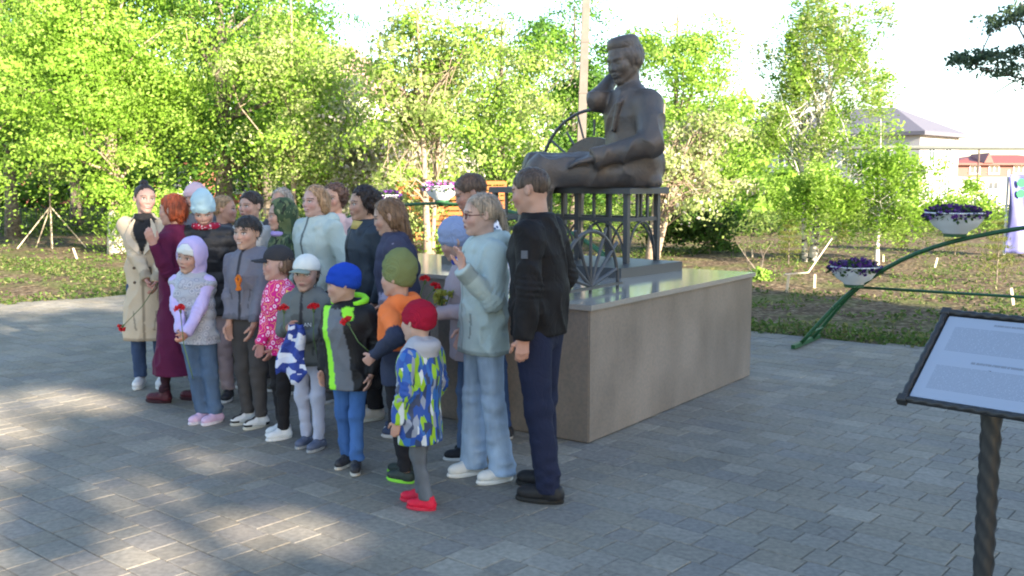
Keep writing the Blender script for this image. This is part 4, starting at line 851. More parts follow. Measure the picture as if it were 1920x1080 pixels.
MB().tube([(-.12, .12, 0), (-.12, .12, 1.9)], .028, 8).build('post', M_WHITE, bn)
# stakes, saplings, little pines
M_STAKE = mat('bare_stake_wood', (.55, .46, .34), .8, noise=.2)
stk = [(585, 575 + 0, .27)]
SG = 'pale marker stakes in the garden soil'
for px_, py_, h_, ln_, lb in [(1473, 548, .28, .03, 'pale marker stake nearest the far plinth corner'), (1527, 540, .22, 0, 'pale marker stake below the long prop stick'), (1748, 502, .2, .07, 'pale marker stake under the upper right flower bowl'), (1905, 572, .24, -.06, 'pale marker stake above the information stand'), (1412, 483, .2, -.02, 'pale marker stake near the dark shrub'), (1656, 492, .17, 0, 'pale marker stake right of the birch'), (150, 486, .25, -.1, 'pale marker stake by the staked sapling')]:
    p = atz(px_, py_, -.03); MB().box((ln_, 0, h_ / 2), (.018, .012, h_ / 2), roty(ln_ * 3)).build('marker_stake', M_STAKE, None, loc=tuple(p)); tag(bpy.data.objects[-1] if 0 else COL.objects[-1], lb, 'stake', SG)
p = atz(1470, 548, 0); q = atd(1560, 447, 15.5)
tag(MB().tube([p + [0, 0, .27], (p + q) / 2 + [0, 0, -.12], q], [.014, .013, .011], 6).build('prop_stick', M_STAKE), 'long bent pale stick leaning above the garden soil', 'stick')
def staked_sapling(px, py, h, label, n):
    g = atz(px, py, -.03); r = tag(empty('sapling', g), label, 'sapling'); MB().tube([(0, 0, 0), (.02, 0, h * .5), (.03, 0, h)], [.03, .025, .012], 7).build('trunk', M_PALEBARK, r, True)
    C, P, _n = crown_points([(0.05, 0, h * .95, .5, .4, .5)], n, 24, .14); link('crown', leaf_mesh('crown', P.reshape(-1, 3), .09, np.tile(np.array([PALEC[0]]), (n * 24, 1))), r)
    for a in (.2, 2.3, 3.6, 5.0): MB().tube([(math.cos(a) * .85, math.sin(a) * .5, 0), (.02, 0, h * .55)], .016, 6).build('prop', M_STAKE, r)
staked_sapling(97, 465, 1.9, 'young staked sapling held by four slanting props', 26)
def pine(px, py, h, label):
    g = atz(px, py, -.03); r = tag(empty('pine_tree', g), label, 'pine tree', 'young pines planted in the garden'); MB().tube([(0, 0, 0), (0.01, 0, h * .9)], [.018, .006], 6).build('trunk', M_BARK, r)
    n = 900; t = RNG.random(n); a = RNG.random(n) * 6.28; rr = (.12 + .26 * (1 - t)) * h * RNG.random(n) ** .5; tier = (np.round(t * 6) / 6) * .6 + t * .4
    pos = np.stack([np.cos(a) * rr, np.sin(a) * rr, .1 * h + tier * h * .95 + rr * .3], 1); link('crown', leaf_mesh('crown', pos, .085, np.tile(np.array([[.17, .19, .045]]), (n, 1)) * RNG.uniform(.7, 1.3, (n, 1)), .12, -.9), r)
for a in [(1478, 497, .85, 'young pine between the plinth and the birch'), (1868, 530, .95, 'young pine at the right behind the flower arch'), (1690, 470, .6, 'young pine beyond the long stick'), (1790, 478, .7, 'young pine seen under the upper bowl'), (1580, 455, .5, 'young pine right of the birch trunks')]: pine(*a)
# ------------------------------------------------------------------ flower arches with bowls
M_GREEN = mat('green_enamel', (.018, .085, .032), .4, noise=.1, nscale=8); M_BOWL = mat('white_plastic', (.72, .74, .76), .45); M_PETW = mat('petal', attr='Col', rough=.6, trans=.2)
AD = np.array([.826, -.564, 0]); AN = np.array([.564, .826, 0])
prof = [(0, .03), (.23, .33), (.485, .645), (.945, .96), (1.376, 1.13), (1.96, 1.27), (2.6, 1.36), (3.2, 1.38)]
def arch(org, label, dirv, mir=False):
    ang = math.atan2(dirv[1], dirv[0]); r = tag(empty('flower_arch', org, ang), label, 'flower stand'); full = prof + [(6.4 - t_, z_) for t_, z_ in prof[::-1][1:]]
    t = np.array([p[0] for p in full]); z = np.array([p[1] for p in full]); k = np.linspace(0, len(full) - 1, 44); tt = np.interp(k, range(len(full)), t); z2 = np.interp(k, range(len(full)), z)
    ker = np.array([.25, .5, .25])
    for _ in range(3): z2[1:-1] = np.convolve(z2, ker, 'valid'); tt[1:-1] = np.convolve(tt, ker, 'valid')
    for yo, sq in ((-.09, 0), (.09, 0)):
        off = yo * np.clip(1 - (z2 / 1.0), .12, 1) * 2.2; MB().tube(np.stack([tt, off, z2], 1), .021, 8).build('arch_tube', M_GREEN, r, True)
    for t0 in (0, 6.4): MB().box((t0, 0, .03), (.02, .42, .02)).build('foot_bar', M_GREEN, r)
    MB().tube([(.49, 0, .625), (5.9, 0, .625)], .014, 8).build('cross_bar', M_GREEN, r, True)
    for sgn in (0, 6.4):
        for u, zz in ((.12, .17), (.3, .42)): MB().tube([(abs(sgn - u), -.17, zz), (abs(sgn - u), .17, zz)], .009, 6).build('rung', M_GREEN, r)
    return r
def bowl(c, label, R, fl, n=300, leafn=350):
    r = tag(empty('flower_bowl', c), label, 'flower bowl', 'oval white bowls of petunias on the green arches')
    pr = [(.02, 0), (.42, .0), (.44, .05), (.72, .17), (.92, .36), (.99, .50), (1.05, .505), (1.05, .535), (.97, .535), (.93, .47), (.1, .46)]
    MB().lathe([(a * R, b * R * 1.45) for a, b in pr], n=56, rib=.012).build('bowl', M_BOWL, r, True); MB().lathe([(.01, 0), (R * .4, 0), (R * .4, .03), (.01, .03)], (0, 0, -.03), 20).build('saucer', M_GREEN, r)
    a = RNG.random(leafn) * 6.28; rr = R * 1.12 * RNG.random(leafn) ** .5; pos = np.stack([np.cos(a) * rr, np.sin(a) * rr, R * .72 + RNG.random(leafn) * .07 - .05 * (rr / R) ** 3], 1)
    link('leaves', leaf_mesh('leaves', pos, .05, np.tile(np.array([[.05, .10, .025]]), (leafn, 1)) * RNG.uniform(.6, 1.5, (leafn, 1)), .6), r)
    a = RNG.random(n) * 6.28; rr = R * 1.15 * RNG.random(n) ** .45; pos = np.stack([np.cos(a) * rr, np.sin(a) * rr, R * .78 + RNG.random(n) * .075 - .05 * (rr / R) ** 3], 1)
    fl = np.array(fl); link('petals', leaf_mesh('petals', pos, .042, fl[RNG.integers(0, len(fl), n)] * RNG.uniform(.8, 1.2, (n, 1)), .9, mats=[M_PETW]), r); return r
PUR = [(.07, .018, .14), (.11, .025, .19), (.045, .012, .11)]; MAG = [(.55, .10, .42), (.35, .08, .45), (.7, .45, .6)]
A0 = np.array([3.05, 10.1, 0]); arch(A0, 'curved green tubular flower stand at the right', AD)
bowl(A0 + AD * .50 + AN * -.04 + [-.03, 0, .66], 'white bowl of dark purple petunias at the lower shoulder of the right arch', .235, PUR)
bowl(A0 + AD * 1.376 + [0, 0, 1.19], 'white bowl of purple petunias higher on the right arch', .26, PUR)
A1 = np.array([-.95, 13.4, 0]) - AD * 3.2; arch(A1, 'curved green tubular flower stand behind the group', AD)
bowl((-.95, 13.4, 1.42), 'sunlit white bowl of pink petunias on top of the middle arch', .245, MAG)
bowl((at(718, 13.9), 13.95, 1.30), 'white bowl of purple petunias half hidden by brown hair', .235, PUR)
# ------------------------------------------------------------------ plinth
M_GRAN = mat('brown_granite', (.245, .20, .168), .32, noise=.22, nscale=45, spec=.45, tint=(.17, .15, .13)); 
M_CAP = mat('polished_granite_cap', (.30, .285, .26), .11, noise=.15, nscale=60, spec=.7)
def granite(m):
    N = m.node_tree.nodes; L = m.node_tree.links; b = N['Principled BSDF']; src = b.inputs[0].links[0].from_socket
    tc = N.new('ShaderNodeTexCoord'); t = N.new('ShaderNodeTexNoise'); t.inputs['Scale'].default_value = 2.2; t.inputs['Detail'].default_value = 3; L.new(tc.outputs['Object'], t.inputs[0])
    mp = N.new('ShaderNodeMapRange'); L.new(t.outputs[0], mp.inputs[0]); mp.inputs[1].default_value = .35; mp.inputs[2].default_value = .65; mp.inputs[3].default_value = .78; mp.inputs[4].default_value = 1.22; ms = N.new('ShaderNodeMapping'); ms.inputs['Scale'].default_value = (1, 1, .55); L.new(tc.outputs['Object'], ms.inputs[0]); L.new(ms.outputs[0], t.inputs['Vector'])
    v = N.new('ShaderNodeVectorMath'); v.operation = 'SCALE'; L.new(src, v.inputs[0]); L.new(mp.outputs[0], v.inputs['Scale']); L.new(v.outputs[0], b.inputs[0])
granite(M_GRAN)
C0 = atz(1104, 832, 0); C1 = atz(1405, 705, 0); V_ = (C1 - C0)[:2]; LV = np.linalg.norm(V_); V_ /= LV; U_ = np.array([-V_[1], V_[0]])
pl = tag(empty('plinth', (C0[0], C0[1], 0), math.atan2(V_[1], V_[0])), 'long brown granite plinth with polished cap under the bench monument', 'plinth')
ZT = .905
def poly_prism(P, z0, z1):
    n = len(P); return MB().add([(x, y, z0) for x, y in P] + [(x, y, z1) for x, y in P], [list(range(n))[::-1], [n + i for i in range(n)]] + [[i, (i + 1) % n, n + (i + 1) % n, n + i] for i in range(n)])
FP = [(0, 0), (LV, 0), (LV, 4.2), (1.0, 4.2), (1.0, 1.25), (0, 1.25)]     # x along the right face, y to the left
poly_prism([(x + (.012 if x < .5 else -.012), y + (.012 if y < 2 and y < 1 else -.012)) for x, y in FP], 0, ZT - .035).build('core', M_GRAN, pl)
t = .012
k = 2
w_ = LV / 1
MB().box((LV / 2, -t / 2 + .012, (ZT - .035) / 2 + .004), (LV / 2, t / 2 + .003, (ZT - .043) / 2)).build('slab', M_GRAN, pl)
for i in range(1): MB().box((.0 + .0, 1.25 / 2, (ZT - .035) / 2 + .004), (t / 2 + .002, 1.25 / 2 - .005, (ZT - .043) / 2)).build('slab', M_GRAN, pl)
poly_prism([(-.025, -.025), (LV + .025, -.025), (LV + .025, 4.225), (.975, 4.225), (.975, 1.275), (-.025, 1.275)], ZT - .035, ZT).build('cap', M_CAP, pl)
# ------------------------------------------------------------------ statue on bench
M_BRZ = mat('dark_bronze', (.075, .071, .074), .5, metal=.3, noise=.2, nscale=5, tint=(.105, .083, .07), spec=.5)
M_IRON = mat('painted_iron', (.055, .058, .063), .45, noise=.12, nscale=9, spec=.5)
S0 = atz(1158, 503, .985); v2 = np.array([.655, .755]); u2 = np.array([-.755, .655])
mon = tag(empty('iron_bench', (S0[0], S0[1], 0), math.atan2(v2[1], v2[0])), 'dark iron bench with arched wheel back on the plinth', 'bench')
# local frame: x = back (away from viewer), y = along the bench to the left
MB().box((.46, .98, (ZT + .985) / 2), (.47, 1.02, (.985 - ZT) / 2 - .0)).build('base_slab', M_IRON, mon)
F0 = atz(1174, 494, .985); Rm = rotz(-math.atan2(v2[1], v2[0])); fl = Rm @ (F0 - [S0[0], S0[1], 0]); B0 = atz(1233, 488, .985); bl = Rm @ (B0 - [S0[0], S0[1], 0])
fx, fy = fl[0], fl[1]; bd = .47; SB = 1.575; LB = 1.56
MB().box((fx + bd / 2, fy + LB / 2 - .06, SB + .027), (bd / 2 + .07, LB / 2 + .02, .027), bev=.006).build('seat', M_IRON, mon)
for y_ in (0, .52, 1.04, LB - .06):
    for x_ in (0, bd): 
        if y_ in (0, LB - .06) or x_ == 0 or 1: MB().box((fx + x_, fy + y_, (.985 + SB) / 2), (.022, .022, (SB - .985) / 2)).build('leg', M_IRON, mon)
for x_ in (0, bd): MB().box((fx + x_, fy + LB / 2 - .03, 1.355), (.014, LB / 2 - .055, .016)).build('rail', M_IRON, mon)
for y_ in (0, LB - .06): MB().box((fx + bd / 2, fy + y_, 1.3551), (bd / 2 - .0225, .0135, .0155)).build('rail', M_IRON, mon)
for x_ in (0, bd):
    for y_ in (.17, .345, .69, .865, 1.2, 1.36): MB().box((fx + x_, fy + y_, (1.371 + SB) / 2), (.011, .011, (SB - 1.371) / 2)).build('baluster', M_IRON, mon)
for y_ in (0,):
    for x_ in (bd / 3, bd * 2 / 3): MB().box((fx + x_, fy + y_, (1.371 + SB) / 2), (.011, .011, (SB - 1.371) / 2)).build('baluster', M_IRON, mon)
def arcpts(c, R, a0, a1, ax, n=20, Rz=None):
    a = np.radians(np.linspace(a0, a1, n)); Rz = Rz or R; o = np.zeros((n, 3)); o[:, ax] = np.cos(a) * R; o[:, 2] = np.sin(a) * Rz; return o + c
for x_ in (0, bd):
    for y_ in (.26, .78, 1.27): MB().tube(arcpts((fx + x_, fy + y_, 1.0), .235, 0, 180, 1, 20, .335), .011, 6).build('arch', M_IRON, mon, True)
MB().tube(arcpts((fx + bd / 2, fy, 1.0), bd / 2 - .03, 0, 180, 0, 20, .335), .011, 6).build('arch', M_IRON, mon, True)
wc = (fx + bd + .03, fy + .715, 1.70)
MB().tube(arcpts(wc, .64, -14, 194, 1, 48), .016, 8).build('wheel_rim', M_IRON, mon, True)
for a in range(0, 181, 18):
    c_, s_n = math.cos(R_(a)), math.sin(R_(a)); MB().tube([np.array(wc) + [0, c_ * .40, s_n * .40], np.array(wc) + [0, c_ * (.55 if a % 36 else .63), s_n * (.55 if a % 36 else .63)]], .011, 6).build('spoke', M_IRON, mon)
m = MB(); n = 32; ar = [math.pi * i / n for i in range(n + 1)]
V = [(wc[0] + xx, wc[1] + math.cos(a) * .43, wc[2] - .1 + math.sin(a) * .49) for xx in (-.03, .03) for a in ar]
m.add(V, [[i + 1, i, n + 1 + i, n + 2 + i] for i in range(n)] + [list(range(n + 1)), list(range(n + 1, 2 * n + 2))[::-1], [0, n + 1, 2 * n + 1, n][::-1]]); m.build('hub_disc', M_BRZ, mon)
# half wheel standing at the front
h0 = atd(1107, 537, 6.85); wh = tag(empty('iron_half_wheel', (h0[0], h0[1], ZT), math.atan2(V_[1], V_[0])), 'upright iron half wheel with spokes near the plinth corner', 'half wheel'); hz = h0[2] - ZT
MB().tube(arcpts((0, 0, hz), .385, -3, 183, 0, 32), .014, 8).build('rim', M_IRON, wh, True)
for a, ln in ((90, .43), (62, .45), (38, .47), (118, .45), (145, .45), (165, .37), (15, .37)): MB().tube([(0, 0, hz), (math.cos(R_(a)) * ln, 0, hz + math.sin(R_(a)) * ln)], .013, 6).build('spoke', M_IRON, wh)
MB().box((.02, 0, hz - .012), (.43, .012, .010)).build('cross_bar', M_IRON, wh)
for x_ in (-.385, 0, .385): MB().tube([(x_, 0, 0), (x_, 0, hz)], .014, 6).build('post', M_IRON, wh)
# the seated figure
HC = atd(1170, 114, 8.62); hh = .375; HR = rotz(R_(-50)) @ rotx(R_(14)) @ roty(R_(-4)); BC = np.array([1.06, 8.66, 1.63])
o3 = BC.copy(); rel = lambda x, y, z: np.array([x, y, z]) - o3
hip = rel(1.06, 8.66, 1.76); chest = rel(1.04, 8.66, 2.22); shn = rel(1.165, 8.44, 2.36); shf = rel(.93, 8.88, 2.35); neck = rel(1.02, 8.64, 2.47); hc = HC - o3
kn = rel(.25, 8.40, 1.765); kf = rel(.24, 8.80, 1.80); an_ = rel(.13, 8.33, 1.06); af = rel(.11, 8.72, 1.06)
eln = rel(1.155, 8.30, 2.0); wn = atd(1112, 297, 8.30) - o3; elf = atd(1121, 186, 8.72) - o3; wf = atd(1146, 150, 8.86) - o3
hn = atd(1068, 306, 8.32) - o3
HPn = hand_parts(wn, hn - wn, np.array([0, .2, -1.]), 1.45, .22, -1); HPf = hand_parts(wf, np.array([.25, .0, 1.]), np.array([1., -.4, .0]), 1.3, .35, 1)
def stq(p): return ((p - hc.astype(np.float32)) @ HR.astype(np.float32)) / hh
def fst(p):
    P = p.astype(np.float32); n1 = 1 - np.abs(2 * vnoise((P @ SKEW) * np.array([6, 6, 3.0], np.float32) + 3) - 1); n2 = vnoise(P * 17) - .5
    fac = np.array([-.88, -.47, 0])
    d = rc(P, chest, hip + [-.02, 0, .06], .21, .225); d = su(d, rc(P, neck + [0, 0, -.10], shn + [-.02, .03, -.05], .13, .105), .10); d = su(d, rc(P, neck + [0, 0, -.10], shf + [.02, -.03, -.05], .13, .105), .10); d = su(d, rc(P, neck + [0, 0, -.05], chest + [0, 0, .05], .10, .20), .1)
    d = su(d, rc(P, shn + [-.01, .02, -.03], eln, .130, .108), .07); d = su(d, np.maximum(rc(P, eln, wn, .106, .080), (P - wn) @ ((wn - eln) / np.linalg.norm(wn - eln)) + .0), .04)
    d = su(d, rc(P, shf, elf, .10, .088), .04); d = su(d, rc(P, elf, wf, .088, .06), .04)
    lg = rc(P, hip + [0, -.12, .0], kn, .165, .138); lg = su(lg, rc(P, kn, an_, .135, .10), .05); lf = rc(P, hip + [0, .13, .0], kf, .16, .138); lf = su(lf, rc(P, kf, af, .135, .10), .05); d = su(d, np.minimum(lg, lf), .05)
    # coat skirts falling on the seat
    sk = rc(P, hip + [.06, -.13, .10], hip + [-.18, -.24, -.02], .17, .10); sk = su(sk, rc(P, hip + [.10, -.05, .05], hip + [.16, -.2, -.08], .15, .07), .08); sk = su(sk, rc(P, hip + [.05, .1, .05], hip + [.15, .15, -.06], .15, .08), .08)
    d = su(d, np.maximum(sk, -.035 - P[:, 2] + 0.035 * 0), .04); d -= (n1 ** 3 - .3) * .026 * (P[:, 2] < neck[2] - .02) + n2 * .003
    # open coat front: lapel edge step
    # coat: a thicker layer with an open front, a turned collar, cuffs and a hem over the thigh
    coat = rc(P, chest + [0, 0, -.02], hip + [-.03, 0, .02], .232, .243); coat = su(coat, rc(P, hip + [.0, -.11, .02], kn, .19, .165), .05); coat = np.maximum(coat, (P - (hip + [-.30, -.1, 0])) @ np.array([-.86, -.1, .50]))
    side = np.array([.45, -.89, 0]); fr = (P - chest) @ fac; sd = (P - chest) @ side; zz = P[:, 2] - hip[2]
    coat = np.maximum(coat, -(np.where(fr > 0, .028 + .09 * np.clip(zz / .5, 0, 1) - np.abs(sd + .02), -.1))); coat -= (n1 ** 3 - .3) * .030; d = su(d, coat, .006)
    colr = [neck + side * .11 + [.03, 0, -.03], neck + side * .085 + fac * .10 + [0, 0, -.07], chest + fac * .205 + side * .10 + [0, 0, .12], chest + fac * .225 + side * .05 + [0, 0, -.10]]
    for a_, b_, r_ in zip(colr[:-1], colr[1:], (.030, .030, .026)): d = su(d, rc(P, a_, b_, r_, r_ * .85), .012)
    d = su(d, np.maximum(rc(P, wn - (wn - eln) * .22, wn + (wn - eln) * .02, .082, .090), (P - wn) @ ((wn - eln) / np.linalg.norm(wn - eln)) + .01), .012)
    d = np.where(P[:, 0] > -.70, np.maximum(d, -P[:, 2] - .0005), d)
    d = su(d, rc(P, an_ + [0, 0, -.0], an_ + [-.22, -.05, -.03], .065, .05), .04); d = su(d, rc(P, af, af + [-.22, -.05, -.03], .065, .05), .04)
    d = su(d, rc(P, neck + [0, 0, -.05], hc + HR @ np.array([0, .1, -.25]) * hh, .092, .085), .03)
    def hd(pp):
        q = stq(pp); e = head_sdf(q, 0); hair = ell(q, (0, .11, .09), (.375, .43, .41)); hair = np.maximum(hair, -(.86 * q[:, 1] + .5 * (q[:, 2] - .05) + .13)); hair = np.maximum(hair, -.34 - q[:, 2]); hair += (1 - np.abs(2 * vnoise(q * np.array([9, 9, 4])) - 1) - .5) * -.05
        e = su(e, hair, .03)
        cp = (np.sqrt((q[:, 0] / .345) ** 2 + ((q[:, 1] - .085) / .405) ** 2) - 1) * .36; cp = np.maximum(cp, .28 - .14 * q[:, 1] - q[:, 2]); cp = si(cp, q[:, 2] - .57 + .3 * (q[:, 0] ** 2 + (q[:, 1] - .05) ** 2), .16); e = su(e, cp, .012); return e * hh
    d = su(d, local(P, hc, hh * .85, hd), .02)
    d = su(d, local(P, wn, .36, lambda q: sd_parts(q, HPn, .016)), .015); d = su(d, local(P, wf, .34, lambda q: sd_parts(q, HPf, .016)), .015)
    return d
st = sdf_mesh('seated_man_statue', fst, rel(-.35, 8.05, .95), rel(1.5, 9.2, 3.05), .0095, [M_BRZ], None, [[(-9, 9)], [(-9, 9)], [(.1, 9)]], .016)
wrinkle(M_BRZ, .012, .5); st.location = o3; tag(st, 'larger than life dark bronze statue of a seated man in skullcap and coat', 'statue')
# ------------------------------------------------------------------ information stand at the right front
M_STAND = mat('black_iron', (.020, .021, .023), .5, noise=.15, nscale=20, spec=.5)
b0_ = np.array([1.525, 3.73]); dr = np.array([.70, -.714]); bk = np.array([.714, .70]); ang = math.atan2(dr[1], dr[0])
rs = tag(empty('information_stand', (b0_[0] + dr[0] * .25 + bk[0] * .17, b0_[1] + dr[1] * .25 + bk[1] * .17, 0), ang), 'black twisted post stand with a tilted printed information board', 'information stand')
til = math.atan2(.295, .37); Rt = rotx(til); pc = np.array([0, 0, .86 + .147]); hx, hy = .262, .24
def P_(x, y, z): return pc + Rt @ np.array([x, y, z])
MB().box(P_(0, 0, -.008), (hx, hy, .008), Rt).build('back_plate', M_STAND, rs)
def panel_mat():
    m, N, L, b = _nodes('printed_board'); tc = N.new('ShaderNodeTexCoord'); mp = N.new('ShaderNodeMapping'); L.new(tc.outputs['Object'], mp.inputs[0]); mp.inputs['Scale'].default_value = (120, 1, 1)
    sx = N.new('ShaderNodeSeparateXYZ'); L.new(tc.outputs['Object'], sx.inputs[0])
    def math_(op, a, b_=None):
        q = N.new('ShaderNodeMath'); q.operation = op
        for i, s_ in enumerate((a, b_)):
            if s_ is None: continue
            if isinstance(s_, (int, float)): q.inputs[i].default_value = s_
            else: L.new(s_, q.inputs[i])
        return q.outputs[0]
    X, Y = sx.outputs[0], sx.outputs[1]
    line = math_('GREATER_THAN', math_('SINE', math_('MULTIPLY', Y, 900)), 0.0)
    row = math_('FLOOR', math_('MULTIPLY', Y, 143)); cmb = N.new('ShaderNodeCombineXYZ'); L.new(math_('MULTIPLY', X, 170), cmb.inputs[0]); L.new(row, cmb.inputs[1])
    nz = N.new('ShaderNodeTexNoise'); nz.inputs['Scale'].default_value = 1; nz.inputs['Detail'].default_value = 2; L.new(cmb.outputs[0], nz.inputs[0]); word = math_('GREATER_THAN', nz.outputs[0], .42)
    def band(v, a, b_): return math_('MULTIPLY', math_('GREATER_THAN', v, a), math_('LESS_THAN', v, b_))
    blk = math_('ADD', math_('MULTIPLY', band(Y, .035, .165), band(X, -.20, .22)), math_('MULTIPLY', band(Y, -.17, -.045), band(X, -.20, .22)))
    ttl = math_('ADD', math_('MULTIPLY', band(Y, .186, .197), band(X, -.06, .16)), math_('MULTIPLY', band(Y, -.022, -.010), band(X, -.08, .14)))
    ink = math_('ADD', math_('MULTIPLY', math_('MULTIPLY', math_('MULTIPLY', line, word), blk), .5), math_('MULTIPLY', math_('MULTIPLY', word, ttl), .62))
    mx = N.new('ShaderNodeMix'); mx.data_type = 'RGBA'; L.new(ink, mx.inputs[0]); mx.inputs[6].default_value = (.29, .335, .42, 1); mx.inputs[7].default_value = (.12, .13, .15, 1); L.new(mx.outputs[2], b.inputs[0]); b.inputs['Roughness'].default_value = .25; return m
o = MB().box((0, 0, 0), (hx - .02, hy - .02, .002)).build('printed_sheet', panel_mat(), rs); o.matrix_local = Matrix.Translation(P_(0, 0, .003)) @ Matrix(Rt.tolist()).to_4x4()
def rope(a, b_, r, n, name, tw=.08):
    a = np.array(a); b_ = np.array(b_); L_ = np.linalg.norm(b_ - a); m_ = MB(); N_ = int(L_ / .006); k = 14; ax = (b_ - a) / L_; up = np.array([0, 0, 1.]) if abs(ax[2]) < .9 else np.array([1., 0, 0]); U = np.cross(ax, up); U /= np.linalg.norm(U); Wv = np.cross(ax, U); V = []
    for i in range(N_ + 1):
        for j in range(k): th = 2 * math.pi * j / k; rr = r * (1 + tw * math.cos(n * (th + i / N_ * L_ * 2 * math.pi / (r * 9)))); V.append(a + ax * L_ * i / N_ + rr * (math.cos(th) * U + math.sin(th) * Wv))
    f = [[i * k + j, i * k + (j + 1) % k, (i + 1) * k + (j + 1) % k, (i + 1) * k + j] for i in range(N_) for j in range(k)]; m_.add(V, f + [list(range(k))[::-1], [N_ * k + j for j in range(k)]]); m_.build(name, M_STAND, rs, True)
for sgn in (-1, 1): rope(P_(sgn * hx, -hy + .014, .006), P_(sgn * hx, hy - .014, .006), .0125, 2, 'frame_side', .16); rope(P_(-hx + .014, sgn * hy, .006), P_(hx - .014, sgn * hy, .006), .0125, 2, 'frame_side', .16)
for sx_ in (-1, 1):
    for sy_ in (-1, 1): MB().box(P_(sx_ * hx, sy_ * hy, .004), (.018, .018, .017), Rt, bev=.004).build('corner_block', M_STAND, rs)
rope((0, 0, 0), (0, 0, .86 + .125), .036, 4, 'post', .10); MB().box((0, 0, .012), (.12, .12, .012)).build('foot_plate', M_STAND, rs)
# ------------------------------------------------------------------ the people
def frontband(base, parts):
    """colour function for open or zipped fronts: parts = [(x0, x1, colour, zmin, zmax)] in shares of body width / height, front side only"""
    def fn(s, v):
        c = np.tile(np.array(base, np.float32), (len(v), 1)); x = (v[:, 0] - s.C[0] * (v[:, 2] / s.C[2])) / s.ww; z = v[:, 2] / s.H
        arm = np.minimum(*[np.minimum(rc(v, s.E[i], s.W[i], .05, .045), rc(v, s.S[i] * .3 + s.E[i] * .7, s.E[i], .05, .05)) for i in (0, 1)]) < .03
        b_ = np.array(base, np.float32); hb = z < z.min() + .018; c[hb] = b_ * .62
        for i in (0, 1): cf = (np.abs((v - s.W[i]) @ s.hd[i] + .03) < .035) & (((v - s.W[i]) ** 2).sum(1) < .012); c[cf] = b_ * .68
        zp_ = z.min() + .10; pk = (np.abs(np.abs(x) - .085 - (z - zp_) * .25) < .007) & (np.abs(z - zp_) < .045) & (v[:, 1] < 0) & ~arm; c[pk] = b_ * .5
        xs = x + (z - .6) * (.22 if len(parts) > 3 else 0)
        for x0, x1, col, z0, z1 in parts: m = (v[:, 1] < -.03) & (xs > x0) & (xs < x1) & (z > z0) & (z < z1) & ~arm; c[m] = col
        return c
    return fn
P = Person
pe = []
# 1 beige trench coat
p = P('smiling dark haired woman in open beige trench coat at the left end', 268, 8.0, 1.66, 8, head=(28, 0, 4), hands=((284, 545, 7.78), (292, 538, 7.76)), skin=(.60, .38, .31), lip=(.50, .12, .13), curl=(.6, .6), smile=1); pe.append(p)
def trench(s, v):
    c = frontband((.50, .41, .30), [(-.015, .0, (.25, .2, .14), 0, .60)])(s, v); z = v[:, 2] / s.H; x = v[:, 0] / s.ww; m = (v[:, 1] < -.04) & (np.abs(x - .0) < (z - .66) * .62) & (z > .66); c[m] = (.02, .02, .022)
    e = (v[:, 1] < -.04) & (np.abs(np.abs(x) - (z - .66) * .62 - .012) < .012) & (z > .66) & (z < .83); c[e] = (.36, .29, .21); return c
p.body().trousers((.04, .065, .13)).jacket(None, hem=.24, loose=.02, flare=.05, name='trench_coat', colf=trench, collar=.05, fold=.014).hair((.035, .025, .022), 'bun').shoes((.55, .55, .56))
MB().tube([s_ for s_ in (p.N + [-.02, -.055, -.02], p.N + [0, -.045, .02])], [.062, .055], 16).build('turtleneck', M_cloth((.02, .02, .022)), p.root, True)
def slab3(name, pts, th, m, par):      # a folded cloth panel: polygon with thickness
    pts = np.array(pts, float); n = np.cross(pts[1] - pts[0], pts[2] - pts[0]); n = n / np.linalg.norm(n) * th; k = len(pts); MB().add(np.concatenate([pts, pts + n]), [list(range(k))[::-1], [k + i for i in range(k)]] + [[i, (i + 1) % k, k + (i + 1) % k, k + i] for i in range(k)]).build(name, m, par)
TM = M_cloth((.52, .43, .32))
for sg in (-1, 1):
    q = [p.nb + [sg * .055, -.055, .01], p.nb + [sg * .10, -.085, -.055], p.C + [sg * .125, -.135, .035], p.C + [sg * .105, -.150, -.03], np.array([sg * .015, -.155, p.H * .66])]
    slab3('lapel', q if sg > 0 else q[::-1], .008, TM, p.root)
for sg in (-1, 1):
    for zz in (.60, .53): MB().lathe([(.001, .004), (.012, .003), (.012, -.003), (.001, -.003)], n=10).build('button', M_cloth((.10, .07, .05)), p.root).matrix_local = Matrix.Translation((sg * .06, -.163, p.H * zz)) @ Matrix.Rotation(R_(90), 4, 'X')
# 2 burgundy coat
p = P('red haired woman in long burgundy coat seen from the side', 330, 7.45, 1.585, -105, head=(5, 3, 0), lean=(0, -.03), hands=(None, (288, 458, 7.2)), elbow=(None, (0, .1, -1)), foot=((-.08, .06, 0), (.08, -.14, 0)), skin=(.56, .35, .28), curl=(.5, .4)); pe.append(p)
p.body().trousers((.03, .012, .02), 'plain', .75, .7).jacket((.085, .010, .040), hem=.15, loose=.025, flare=.10, name='coat', collar=.05, fold=.014).hair((.26, .055, .02), 'bob').shoes((.06, .012, .02), (.03, .01, .015), 'boot')
# 3 pink hat behind
p = P('person in pale pink knitted hat standing behind the red haired woman', 368, 8.5, 1.66, -10, head=(-10, 5, 0)); pe.append(p)
p.body(False).trousers((.05, .05, .06)).jacket((.12, .12, .14), vox=.014).beanie((.60, .45, .52)).shoes((.1, .1, .1))
